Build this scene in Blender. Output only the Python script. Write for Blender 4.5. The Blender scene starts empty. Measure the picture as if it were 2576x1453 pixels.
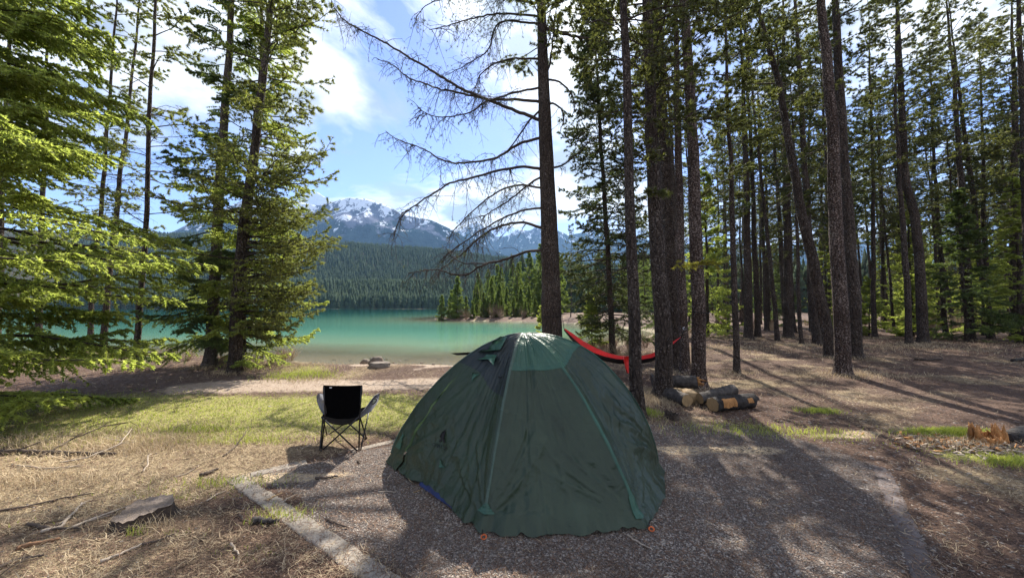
import bpy, math, random
import numpy as np
from mathutils import noise as mnoise, Vector
sc = bpy.context.scene
R = math.radians

# ---------------- camera, world, sun, exposure ----------------
F = 900.0; TILT = R(2.9); CAMZ = 1.6           # focal length in pixels of a 2576 px wide frame
cam_d = bpy.data.cameras.new('camera'); cam = bpy.data.objects.new('camera', cam_d)
sc.collection.objects.link(cam); sc.camera = cam
cam.location = (0, 0, CAMZ); cam.rotation_euler = (R(90) + TILT, 0, 0)
cam_d.sensor_width = 36; cam_d.lens = 36 * F / 2576.0
cam_d.clip_start = 0.05; cam_d.clip_end = 20000

SUN_AZ, SUN_EL = R(12.5), R(47)                # azimuth to the right of straight ahead
sun_dir = Vector((math.sin(SUN_AZ) * math.cos(SUN_EL), math.cos(SUN_AZ) * math.cos(SUN_EL), math.sin(SUN_EL)))
sl = bpy.data.lights.new('sun', 'SUN'); sl.energy = 5.0; sl.angle = R(0.55); sl.color = (1.0, 0.93, 0.82)
so = bpy.data.objects.new('sun', sl); sc.collection.objects.link(so)
so.rotation_euler = (-sun_dir).to_track_quat('-Z', 'Y').to_euler()

w = bpy.data.worlds.new('World'); sc.world = w; w.use_nodes = True
wn, wl = w.node_tree.nodes, w.node_tree.links
wn.clear()
def wnode(t, **k):
    n = wn.new(t)
    for a, b in k.items(): setattr(n, a, b)
    return n
out = wnode('ShaderNodeOutputWorld'); bg = wnode('ShaderNodeBackground'); bg.inputs[1].default_value = 0.108
sky = wnode('ShaderNodeTexSky', sky_type='NISHITA', sun_disc=False, sun_elevation=SUN_EL, sun_rotation=SUN_AZ)
sky.altitude = 1400; sky.air_density = 1.0; sky.dust_density = 0.6
tc = wnode('ShaderNodeTexCoord')
sep = wnode('ShaderNodeSeparateXYZ'); wl.new(tc.outputs['Generated'], sep.inputs[0])
zc = wnode('ShaderNodeMath', operation='ADD'); wl.new(sep.outputs[2], zc.inputs[0]); zc.inputs[1].default_value = 0.16
dx = wnode('ShaderNodeMath', operation='DIVIDE'); wl.new(sep.outputs[0], dx.inputs[0]); wl.new(zc.outputs[0], dx.inputs[1])
dy = wnode('ShaderNodeMath', operation='DIVIDE'); wl.new(sep.outputs[1], dy.inputs[0]); wl.new(zc.outputs[0], dy.inputs[1])
cmb = wnode('ShaderNodeCombineXYZ'); wl.new(dx.outputs[0], cmb.inputs[0]); wl.new(dy.outputs[0], cmb.inputs[1])
cmb.inputs[2].default_value = 22.2
cn = wnode('ShaderNodeTexNoise'); cn.inputs['Scale'].default_value = 0.85; cn.inputs['Detail'].default_value = 9; cn.inputs['Roughness'].default_value = 0.6
cn.inputs['Distortion'].default_value = 0.35
wl.new(cmb.outputs[0], cn.inputs['Vector'])
cr = wnode('ShaderNodeValToRGB'); wl.new(cn.outputs[0], cr.inputs[0])
cr.color_ramp.elements[0].position = 0.445; cr.color_ramp.elements[0].color = (0, 0, 0, 1)
cr.color_ramp.elements[1].position = 0.54; cr.color_ramp.elements[1].color = (1, 1, 1, 1)
# cloud body: lighter and greyer parts, brighter towards the sun (forward scattering)
cn2 = wnode('ShaderNodeTexNoise'); cn2.inputs['Scale'].default_value = 2.6; cn2.inputs['Detail'].default_value = 7
wl.new(cmb.outputs[0], cn2.inputs['Vector'])
cc = wnode('ShaderNodeValToRGB'); wl.new(cn2.outputs[0], cc.inputs[0])
cc.color_ramp.elements[0].position = 0.42; cc.color_ramp.elements[0].color = (2.1, 2.35, 2.8, 1)
cc.color_ramp.elements[1].position = 0.53; cc.color_ramp.elements[1].color = (4.9, 5.0, 5.1, 1)
dot = wnode('ShaderNodeVectorMath', operation='DOT_PRODUCT'); wl.new(tc.outputs['Generated'], dot.inputs[0]); dot.inputs[1].default_value = sun_dir
pw = wnode('ShaderNodeMath', operation='POWER', use_clamp=False); 
mx = wnode('ShaderNodeMath', operation='MAXIMUM'); wl.new(dot.outputs['Value'], mx.inputs[0]); mx.inputs[1].default_value = 0
wl.new(mx.outputs[0], pw.inputs[0]); pw.inputs[1].default_value = 14
ad = wnode('ShaderNodeMath', operation='MULTIPLY_ADD'); wl.new(pw.outputs[0], ad.inputs[0]); ad.inputs[1].default_value = 0.6; ad.inputs[2].default_value = 1.0
cs = wnode('ShaderNodeVectorMath', operation='SCALE'); wl.new(cc.outputs[0], cs.inputs[0]); wl.new(ad.outputs[0], cs.inputs['Scale'])
skb = wnode('ShaderNodeVectorMath', operation='MULTIPLY'); wl.new(sky.outputs[0], skb.inputs[0]); skb.inputs[1].default_value = (0.74, 0.72, 0.92)
mixc = wnode('ShaderNodeMixRGB'); wl.new(cr.outputs[0], mixc.inputs[0]); wl.new(skb.outputs[0], mixc.inputs[1]); wl.new(cs.outputs[0], mixc.inputs[2])
wl.new(mixc.outputs[0], bg.inputs[0]); wl.new(bg.outputs[0], out.inputs[0])

sc.view_settings.view_transform = 'Standard'; sc.view_settings.look = 'None'
sc.view_settings.exposure = 1.33; sc.view_settings.gamma = 1
sc.cycles.max_bounces = 6; sc.cycles.diffuse_bounces = 3; sc.cycles.glossy_bounces = 3
sc.cycles.transmission_bounces = 4; sc.cycles.transparent_max_bounces = 6; sc.cycles.caustics_reflective = False
sc.cycles.caustics_refractive = False; sc.cycles.sample_clamp_indirect = 6

# ---------------- pixel <-> world helpers ----------------
ct, st = math.cos(TILT), math.sin(TILT)
def ray(x, y):
    return np.array([x - 1288.0, F * ct - (726.5 - y) * st, F * st + (726.5 - y) * ct])
def at(x, y, Y):                                # the point seen at pixel (x, y) that lies Y metres ahead
    d = ray(x, y); t = Y / d[1]
    return np.array([d[0] * t, Y, CAMZ + d[2] * t])
def G(x, y, z=0.0):                             # the point of the level z seen at that pixel
    d = ray(x, y); t = (z - CAMZ) / d[2]
    return np.array([d[0] * t, d[1] * t, z])

# ---------------- mesh helpers ----------------
rng = np.random.default_rng(7)
def new_mesh(name, V, faces, k=None, smooth=False, mat_idx=None):
    """faces: (n,3) or (n,4) int array, or list of such arrays"""
    V = np.asarray(V, dtype=np.float32).reshape(-1, 3)
    if not isinstance(faces, list): faces = [faces]
    faces = [np.asarray(f, dtype=np.int32) for f in faces if len(f)]
    me = bpy.data.meshes.new(name)
    me.vertices.add(len(V)); me.vertices.foreach_set('co', V.ravel())
    nl = sum(f.size for f in faces); npoly = sum(len(f) for f in faces)
    me.loops.add(nl); me.polygons.add(npoly)
    me.loops.foreach_set('vertex_index', np.concatenate([f.ravel() for f in faces]))
    tot = np.concatenate([np.full(len(f), f.shape[1], np.int32) for f in faces])
    start = np.concatenate([[0], np.cumsum(tot)[:-1]]).astype(np.int32)
    me.polygons.foreach_set('loop_start', start)
    if smooth: me.polygons.foreach_set('use_smooth', np.ones(npoly, bool))
    if mat_idx is not None: me.polygons.foreach_set('material_index', np.asarray(mat_idx, np.int32))
    me.update(calc_edges=True); me.validate()
    return me
def link(name, me, mats, parent=None):
    if not isinstance(mats, (list, tuple)): mats = [mats]
    if not me.materials:
        for m in mats: me.materials.append(m)
    o = bpy.data.objects.new(name, me); sc.collection.objects.link(o)
    if parent is not None: o.parent = parent
    return o
def tag(o, label=None, cat=None, group=None, kind=None):
    if label: o['label'] = label
    if cat: o['category'] = cat
    if group: o['group'] = group
    if kind: o['kind'] = kind
    return o
def thing(name, label, cat, loc, group=None):
    o = bpy.data.objects.new(name, None); o.empty_display_size = 0.1
    sc.collection.objects.link(o); o.location = [float(c) for c in loc]
    return tag(o, label, cat, group)
class MB:
    """collects pieces (tubes, quads, triangles) for one mesh"""
    def __init__(s): s.V = []; s.F3 = []; s.F4 = []; s.n = 0
    def add(s, V, F):
        V = np.asarray(V, float).reshape(-1, 3); F = np.asarray(F, int)
        if len(F) == 0: return s
        (s.F3 if F.shape[1] == 3 else s.F4).append(F + s.n); s.V.append(V); s.n += len(V); return s
    def add2(s, V, F3, F4):
        V = np.asarray(V, float).reshape(-1, 3)
        if len(F3): s.F3.append(np.asarray(F3, int) + s.n)
        if len(F4): s.F4.append(np.asarray(F4, int) + s.n)
        s.V.append(V); s.n += len(V); return s
    def mesh(s, name, origin=(0, 0, 0), smooth=False):
        V = np.concatenate(s.V) - np.asarray(origin, float)
        fs = []
        if s.F3: fs.append(np.concatenate(s.F3))
        if s.F4: fs.append(np.concatenate(s.F4))
        return new_mesh(name, V, fs, smooth=smooth)
    def build(s, name, mat, parent=None, origin=None, smooth=False):
        if origin is None: origin = tuple(parent.location) if parent is not None and parent.type == 'EMPTY' else ((0, 0, 0) if parent is None else tuple(parent.parent.location if parent.parent else parent.location))
        return link(name, s.mesh(name, origin, smooth), mat, parent)
def norm(a): return a / np.maximum(np.linalg.norm(a, axis=-1, keepdims=True), 1e-9)
def tubes(P, r, k=4, cap=False):
    """P (N,M,3) paths, r (N,M) radii -> verts, quads"""
    P = np.asarray(P, float); r = np.asarray(r, float)
    if P.ndim == 2: P = P[None]; r = r[None]
    N, M, _ = P.shape
    T = np.empty_like(P); T[:, 1:-1] = P[:, 2:] - P[:, :-2]; T[:, 0] = P[:, 1] - P[:, 0]; T[:, -1] = P[:, -1] - P[:, -2]
    T = norm(T)
    mean = norm(P[:, -1] - P[:, 0])
    ref = np.where(np.abs(mean[:, 2:3]) > 0.7, np.array([[1.0, 0, 0]]), np.array([[0, 0, 1.0]]))[:, None, :]
    A = norm(np.cross(T, np.broadcast_to(ref, T.shape))); B = np.cross(T, A)
    th = np.arange(k) / k * 2 * math.pi
    V = P[:, :, None, :] + r[:, :, None, None] * (np.cos(th)[None, None, :, None] * A[:, :, None, :] + np.sin(th)[None, None, :, None] * B[:, :, None, :])
    idx = np.arange(N * M * k).reshape(N, M, k)
    a = idx[:, :-1]; b = idx[:, 1:]
    Fq = np.stack([a, np.roll(a, -1, 2), np.roll(b, -1, 2), b], -1).reshape(-1, 4)
    return V.reshape(-1, 3), Fq
def tube_capped(mb, P, r, k=8):
    V, Fq = tubes(P, r, k); n = len(V); P = np.asarray(P, float)
    F3 = []
    V = np.concatenate([V, P[:1], P[-1:]])
    for j in range(k):
        F3.append((n, (j + 1) % k, j)); F3.append((n + 1, n - k + j, n - k + (j + 1) % k))
    mb.add2(V, F3, Fq)
def needles(P, D, n, length, spread, width, rg, fwd=1.0):
    """n narrow triangular needles at each point P heading about D"""
    P = np.repeat(P, n, 0); D = np.repeat(D, n, 0)
    r = norm(rg.normal(size=P.shape))
    d = norm(D * fwd + r * spread)
    wv = norm(np.cross(d, rg.normal(size=P.shape))) * width * 0.5
    L = length * rg.uniform(0.6, 1.15, (len(P), 1))
    V = np.stack([P - wv, P + wv, P + d * L], 1).reshape(-1, 3)
    return V, np.arange(len(V)).reshape(-1, 3)
def fbm(x, y, z=0.0, o=4):
    return mnoise.fractal(Vector((x, y, z)), 1.0, 2.0, o)

# ---------------- materials ----------------
def mat(name):
    m = bpy.data.materials.new(name); m.use_nodes = True
    m.node_tree.nodes.clear(); return m, m.node_tree.nodes, m.node_tree.links
def N(nodes, t, inp=None, **k):
    n = nodes.new(t)
    for a, b in k.items(): setattr(n, a, b)
    if inp:
        for a, b in inp.items(): n.inputs[a].default_value = b
    return n
def ramp(nodes, links, src, stops, interp='LINEAR'):
    c = nodes.new('ShaderNodeValToRGB'); links.new(src, c.inputs[0]); e = c.color_ramp.elements
    c.color_ramp.interpolation = interp
    while len(e) < len(stops): e.new(0.5)
    for i, (p, col) in enumerate(stops):
        e[i].position = p; e[i].color = (*col, 1) if len(col) == 3 else col
    return c.outputs[0]
def simple(name, color, rough=0.7, metal=0.0, noise_s=None, var=0.25, bump=0.0, bump_s=None, spec=0.4, stretch=None, emis=None):
    m, n, l = mat(name)
    o = N(n, 'ShaderNodeOutputMaterial'); p = N(n, 'ShaderNodeBsdfPrincipled', {'Roughness': rough, 'Metallic': metal, 'Specular IOR Level': spec})
    l.new(p.outputs[0], o.inputs[0])
    t = N(n, 'ShaderNodeTexCoord'); mp = N(n, 'ShaderNodeMapping'); l.new(t.outputs['Object'], mp.inputs[0])
    if stretch: mp.inputs['Scale'].default_value = stretch
    no = N(n, 'ShaderNodeTexNoise', {'Scale': noise_s or 8, 'Detail': 6, 'Roughness': 0.6}); l.new(mp.outputs[0], no.inputs[0])
    c = np.array(color)
    l.new(ramp(n, l, no.outputs[0], [(0.3, tuple(c * (1 - var))), (0.7, tuple(np.minimum(c * (1 + var), 1)))]), p.inputs[0])
    if bump:
        nb = N(n, 'ShaderNodeTexNoise', {'Scale': bump_s or 40, 'Detail': 5}); l.new(mp.outputs[0], nb.inputs[0])
        b = N(n, 'ShaderNodeBump', {'Strength': bump, 'Distance': 0.02}); l.new(nb.outputs[0], b.inputs['Height']); l.new(b.outputs[0], p.inputs['Normal'])
    return m
def foliage(name, dark, light, trans=0.45, tcol=None, rough=0.55):
    m, n, l = mat(name)
    o = N(n, 'ShaderNodeOutputMaterial'); p = N(n, 'ShaderNodeBsdfPrincipled', {'Roughness': rough, 'Specular IOR Level': 0.35})
    g = N(n, 'ShaderNodeNewGeometry'); t = N(n, 'ShaderNodeTexCoord')
    no = N(n, 'ShaderNodeTexNoise', {'Scale': 0.9, 'Detail': 3}); l.new(t.outputs['Object'], no.inputs[0])
    mx = N(n, 'ShaderNodeMath', operation='MULTIPLY_ADD'); l.new(g.outputs['Random Per Island'], mx.inputs[0]); mx.inputs[1].default_value = 0.5
    sb = N(n, 'ShaderNodeMath', operation='SUBTRACT'); l.new(no.outputs[0], sb.inputs[0]); sb.inputs[1].default_value = 0.22
    l.new(sb.outputs[0], mx.inputs[2])
    col = ramp(n, l, mx.outputs[0], [(0.1, dark), (0.85, light)])
    l.new(col, p.inputs[0])
    tr = N(n, 'ShaderNodeBsdfTranslucent'); 
    mu = N(n, 'ShaderNodeMixRGB', blend_type='MULTIPLY'); mu.inputs[0].default_value = 1; l.new(col, mu.inputs[1]); mu.inputs[2].default_value = (*(tcol or (2.0, 2.1, 0.9)), 1)
    l.new(mu.outputs[0], tr.inputs[0])
    ms = N(n, 'ShaderNodeMixShader'); ms.inputs[0].default_value = trans
    l.new(p.outputs[0], ms.inputs[1]); l.new(tr.outputs[0], ms.inputs[2]); l.new(ms.outputs[0], o.inputs[0])
    return m
def bark(name, dark, mid, pale, pale_amt=0.62, scale=1.0):
    m, n, l = mat(name)
    o = N(n, 'ShaderNodeOutputMaterial'); p = N(n, 'ShaderNodeBsdfPrincipled', {'Roughness': 0.9, 'Specular IOR Level': 0.2})
    t = N(n, 'ShaderNodeTexCoord'); mp = N(n, 'ShaderNodeMapping'); l.new(t.outputs['Object'], mp.inputs[0]); mp.inputs['Scale'].default_value = (scale, scale, 0.33 * scale)
    n1 = N(n, 'ShaderNodeTexNoise', {'Scale': 22, 'Detail': 8, 'Roughness': 0.7}); l.new(mp.outputs[0], n1.inputs[0])
    v = N(n, 'ShaderNodeTexVoronoi', {'Scale': 17}); v.feature = 'DISTANCE_TO_EDGE'; l.new(mp.outputs[0], v.inputs['Vector'])
    n2 = N(n, 'ShaderNodeTexNoise', {'Scale': 36, 'Detail': 3, 'Roughness': 0.7}); l.new(t.outputs['Object'], n2.inputs[0])
    n3 = N(n, 'ShaderNodeTexNoise', {'Scale': 1.1, 'Detail': 3}); l.new(t.outputs['Object'], n3.inputs[0])
    base = ramp(n, l, n1.outputs[0], [(0.32, dark), (0.66, mid)])
    fl = N(n, 'ShaderNodeMath', operation='MULTIPLY_ADD'); l.new(n3.outputs[0], fl.inputs[0]); fl.inputs[1].default_value = 0.35; l.new(n2.outputs[0], fl.inputs[2])
    fm = ramp(n, l, fl.outputs[0], [(pale_amt + 0.12, (0, 0, 0)), (pale_amt + 0.22, (1, 1, 1))])
    mx = N(n, 'ShaderNodeMixRGB'); l.new(fm, mx.inputs[0]); l.new(base, mx.inputs[1]); mx.inputs[2].default_value = (*pale, 1)
    l.new(mx.outputs[0], p.inputs[0])
    vd = ramp(n, l, v.outputs['Distance'], [(0.0, (0, 0, 0)), (0.16, (1, 1, 1))]); add = N(n, 'ShaderNodeMath', operation='ADD'); l.new(n1.outputs[0], add.inputs[0]); l.new(vd, add.inputs[1])
    b = N(n, 'ShaderNodeBump', {'Strength': 1.0, 'Distance': 0.03}); l.new(add.outputs[0], b.inputs['Height']); l.new(b.outputs[0], p.inputs['Normal'])
    l.new(p.outputs[0], o.inputs[0]); return m
M = {}
M['bark'] = bark('pine bark', (0.017, 0.012, 0.010), (0.082, 0.062, 0.050), (0.20, 0.165, 0.14), .60)
M['bark_fleck'] = bark('flecked bark', (0.020, 0.013, 0.011), (0.088, 0.060, 0.047), (0.27, 0.215, 0.185), 0.57)
M['bark_pale'] = bark('grey spruce bark', (0.05, 0.04, 0.034), (0.14, 0.115, 0.095), (0.26, 0.22, 0.19), 0.60)
M['branch'] = simple('branch bark', (0.045, 0.034, 0.028), 0.9, noise_s=6, var=0.4)
M['branch_grey'] = simple('dead grey twig', (0.11, 0.09, 0.075), 0.9, noise_s=6, var=0.4)
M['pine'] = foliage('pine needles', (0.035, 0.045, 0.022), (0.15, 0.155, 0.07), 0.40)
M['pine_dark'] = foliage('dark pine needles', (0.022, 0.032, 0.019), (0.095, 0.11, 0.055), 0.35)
M['spruce'] = foliage('sunny spruce needles', (0.11, 0.14, 0.045), (0.36, 0.38, 0.155), 0.64, (2.0, 2.15, 1.05))  # yellow green raised so the needle colour itself carries sunlight
M['spruce_dark'] = foliage('shaded spruce needles', (0.035, 0.06, 0.028), (0.13, 0.165, 0.07), 0.4)  # darker copy of the spruce needles, shade put into their colour
M['pine_lit'] = foliage('sunny pine needles', (0.055, 0.07, 0.03), (0.21, 0.215, 0.09), 0.45)  # lighter copy of the pine needles, with sunlight painted in
M['larch'] = foliage('yellow green needles', (0.12, 0.12, 0.02), (0.30, 0.27, 0.05), 0.45)
M['island'] = foliage('lake shore spruce needles', (0.05, 0.08, 0.03), (0.17, 0.21, 0.08), 0.5)
M['farwood'] = foliage('far forest needles', (0.022, 0.040, 0.026), (0.065, 0.10, 0.055), 0.25, (1.3, 1.5, 1), 1.0)
M['rust'] = foliage('dead rusty needles', (0.14, 0.06, 0.02), (0.26, 0.12, 0.05), 0.4, (1.6, 1.2, .9))
# ---------------- lake outline and ground ----------------
WL = -0.5                                       # water level
def W(x, y): p = G(x, y, WL); return (p[0], p[1])
lake = [W(-900, 905), W(-200, 900), W(120, 893), W(300, 892), W(450, 897), W(600, 902), W(700, 905), W(752, 908), W(800, 914), W(870, 919), W(960, 921), W(1060, 922), W(1160, 922), W(1260, 915),
        W(1370, 901), W(1470, 884), W(1560, 868), W(1660, 852), W(1690, 840), W(1640, 829), W(1560, 822), W(1450, 813), W(1380, 810), W(1300, 808), W(1200, 807),
        W(1130, 806), W(1092, 803), W(1094, 800), W(1150, 796), W(1230, 789), W(1300, 783)]
lake += [(-10, 372), (-60, 384), (-120, 378), (-200, 388), (-330, 380), (-480, 385), (-900, 360), (-1000, 200), (-400, 80)]
lake = np.array(lake, float)
def sdf(X, Y, poly):
    """signed distance, negative inside"""
    sh = X.shape; P = np.stack([X.ravel(), Y.ravel()], 1)
    d = np.full(len(P), 1e18); ins = np.zeros(len(P), bool)
    n = len(poly)
    for i in range(n):
        a = poly[i]; b = poly[(i + 1) % n]; e = b - a
        w_ = P - a; t = np.clip((w_ @ e) / max(e @ e, 1e-12), 0, 1)
        d = np.minimum(d, ((w_ - t[:, None] * e) ** 2).sum(1))
        c = ((a[1] > P[:, 1]) != (b[1] > P[:, 1]))
        xi = a[0] + (P[:, 1] - a[1]) / (b[1] - a[1] + 1e-12) * (b[0] - a[0])
        ins ^= c & (P[:, 0] < xi)
    d = np.sqrt(d); d[ins] *= -1
    return d.reshape(sh)
def vnoise(X, Y, s, seed=0, octv=3):
    """cheap smooth value noise on arrays"""
    out = np.zeros_like(X, dtype=float); amp = 1; tot = 0
    for o in range(octv):
        x = X * s + 37.2 * (seed + o); y = Y * s - 11.7 * (seed + o)
        xi = np.floor(x).astype(np.int64); yi = np.floor(y).astype(np.int64); fx = x - xi; fy = y - yi
        fx = fx * fx * (3 - 2 * fx); fy = fy * fy * (3 - 2 * fy)
        def h(a, b):
            v = (a * 374761393 + b * 668265263 + (seed + o) * 362437) & 0x7fffffff
            v = ((v ^ (v >> 13)) * 1274126177) & 0x7fffffff
            return ((v ^ (v >> 16)) & 0xffff) / 65535.0
        out += amp * ((h(xi, yi) * (1 - fx) + h(xi + 1, yi) * fx) * (1 - fy) + (h(xi, yi + 1) * (1 - fx) + h(xi + 1, yi + 1) * fx) * fy)
        tot += amp; amp *= 0.5; s *= 2.03
    return out / tot
def sm(a, b, x): t = np.clip((x - a) / (b - a), 0, 1); return t * t * (3 - 2 * t)
def ground_z(X, Y):
    X = np.asarray(X, float); Y = np.asarray(Y, float)
    d = sdf(X, Y, lake)
    ramp_w = np.where(X > 1.5, 5.0, 3.2)
    z = np.where(d > 0, WL + 0.5 * sm(0, 1, d / ramp_w) ** 1.0 + 0.0, WL - 0.09 * np.minimum(-d, 40))
    z = z + np.where(d > 0, sm(0, 3, d) * (vnoise(X, Y, 0.5, 3) - 0.5) * np.where(Y < 8, 0.04, 0.14), 0)
    z = z + (vnoise(X, Y, 5, 9, 2) - 0.5) * 0.012
    # a little raised mound of roots round the forest on the right
    z = z + 0.10 * sm(0, 1, np.clip((X - 4) / 4, 0, 1)) * sm(6, 12, Y)
    far = sm(300, 700, np.hypot(X, Y)) * 5
    return np.where(d > 0, z + far * (X > 0) , z)
def gz(x, y): return float(ground_z(np.array([x]), np.array([y]))[0])
def Gz(x, y):                                    # ground hit of a pixel on the real relief
    p = G(x, y, 0)
    for _ in range(4): p = G(x, y, gz(p[0], p[1]))
    return p
# pad outline
kerbL = [G(950, 1453), G(590, 1203)]; kerbT = [G(590, 1203), G(1000, 1108)]; kerbR = [G(2325, 1453), G(2215, 1172)]
e = kerbL[0] - kerbL[1]; kL0 = kerbL[1] + e * 2.6
eR = kerbR[0] - kerbR[1]; kR0 = kerbR[1] + eR * 1.6
eT = kerbT[1] - kerbT[0]; kT1 = kerbT[0] + eT * 2.1
pad = np.array([kL0[:2], kerbL[1][:2], kT1[:2], G(1900, 1075)[:2], kerbR[1][:2] , kR0[:2]])
def blobs(X, Y, lst, base=0.0):
    v = np.full(X.shape, base)
    for (px, py, rx, ry, a) in lst:
        c = G(px, py); v = v + a * np.exp(-(((X - c[0]) / rx) ** 2 + ((Y - c[1]) / ry) ** 2))
    return v
def zones(X, Y):
    d = sdf(X, Y, lake); dp = sdf(X, Y, pad)
    nz = (vnoise(X, Y, 1.7, 21) - 0.5)
    w_pad = sm(0.12, -0.12, dp + nz * 0.55) * (1 - .38 * sm(1.2, 2.6, X))
    w_path = sm(3.4, 2.2, d + nz * 2.0) * sm(-0.3, 0.0, d) * sm(-9, -6, X) * sm(3.5, 1.0, X) * sm(26, 20, Y)
    w_path = np.maximum(w_path, 0.85 * np.exp(-((Y - 7.6 - 0.10 * (X + 3)) / 0.9) ** 2) * sm(-8, -6, X) * sm(3, 1, X))
    green = blobs(X, Y, [(700, 1030, 2.2, 0.9, 1.0), (430, 1060, 1.4, 0.7, 0.8), (950, 1030, 1.0, 0.9, 0.8), (1000, 1050, .8, .6, .6), (520, 1085, 1.2, .3, .8),
                         (1900, 1080, 1.3, .5, .26), (2050, 1100, 1.5, .35, .26), (2400, 1090, .5, .25, 1.0), (2500, 1150, .8, .25, .8), (760, 930, .8, .7, .8), (1640, 1040, .3, .3, .6), (150, 1080, 1.4, .8, .6), (500, 1250, .5, .1, .42), (300, 1235, .6, .1, .35), (620, 1390, .4, .12, .3), (450, 1340, .3, .08, .3), (60, 1320, .5, .1, .3), (230, 1010, 2, .8, .6)])
    w_green = np.clip(green * (0.75 + 0.9 * (vnoise(X, Y, 2.3, 5) - 0.3)), 0, 1) * (1 - w_pad)
    w_saw = np.clip(blobs(X, Y, [(1720, 1130, .35, .16, 1.1), (1900, 1130, .35, .14, 1.0), (2120, 1095, .5, .1, .9), (660, 1205, .5, .12, .7), (780, 1200, .35, .07, .7), (560, 1190, .6, .08, .5), (880,1190,.3,.05,.4), (2160,1085,.3,.08,.8)])
                    * (0.4 + 1.3 * vnoise(X, Y, 3.5, 8)), 0, 1)
    straw = np.clip(0.30 - .22 * sm(0, 3, X) + 0.9 * blobs(X, Y, [(200, 1230, 1.3, .6, .9), (300, 1150, 1.5, .5, .6), (1600, 960, 3.0, 1.5, .6), (1930, 980, 2.0, 1.0, .4), (100, 1180, 1.5, .4, .8), (150, 1225, 1.0, .2, 1.0), (700, 1120, 1.4, .4, .4)]) + (vnoise(X, Y, 1.1, 12) - 0.5) * 1.1 + sm(1, 3, X) * (vnoise(X * .6, Y * 1.3, 1.3, 14, 2) - .52) * 1.6, 0, 1)
    w_soil = np.clip(blobs(X, Y, [(500, 955, 2.8, 1.5, 1.0), (350, 970, 2.0, 1.5, .9), (2300, 990, 3.5, 2.2, .5)]), 0, 1)
    return dict(w_pad=w_pad, w_path=np.clip(w_path, 0, 1), w_green=w_green, w_saw=w_saw, w_straw=straw, w_soil=w_soil, w_shore=sm(1.2, -0.2, d) * np.where(d > 0, sm(40, 28, Y), 1))
def grow(a, b, s0, f):
    xs = [a]; s = s0
    while xs[-1] < b: xs.append(xs[-1] + s); s *= f
    return xs
gx = np.array(sorted(set([-v for v in grow(7, 3000, 0.09, 1.06)] + list(np.arange(-7, 7, 0.055)) + grow(7, 3000, 0.09, 1.06))))
gy = np.array(list(-np.array(grow(-1.0 * -1, 60, 0.3, 1.3))[::-1]) + list(np.arange(-0.9, 1.2, 0.15)) + list(np.arange(1.2, 7, 0.05)) + grow(7, 3200, 0.07, 1.035))
GX, GY = np.meshgrid(gx, gy)
GZ = ground_z(GX, GY)
nx_, ny_ = len(gx), len(gy)
idx = np.arange(nx_ * ny_).reshape(ny_, nx_)
Fq = np.stack([idx[:-1, :-1], idx[:-1, 1:], idx[1:, 1:], idx[1:, :-1]], -1).reshape(-1, 4)
me = new_mesh('ground', np.stack([GX, GY, GZ], -1), Fq, smooth=True)
for k, v in zones(GX, GY).items():
    at_ = me.attributes.new(k, 'FLOAT', 'POINT'); at_.data.foreach_set('value', v.astype(np.float32).ravel())
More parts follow.
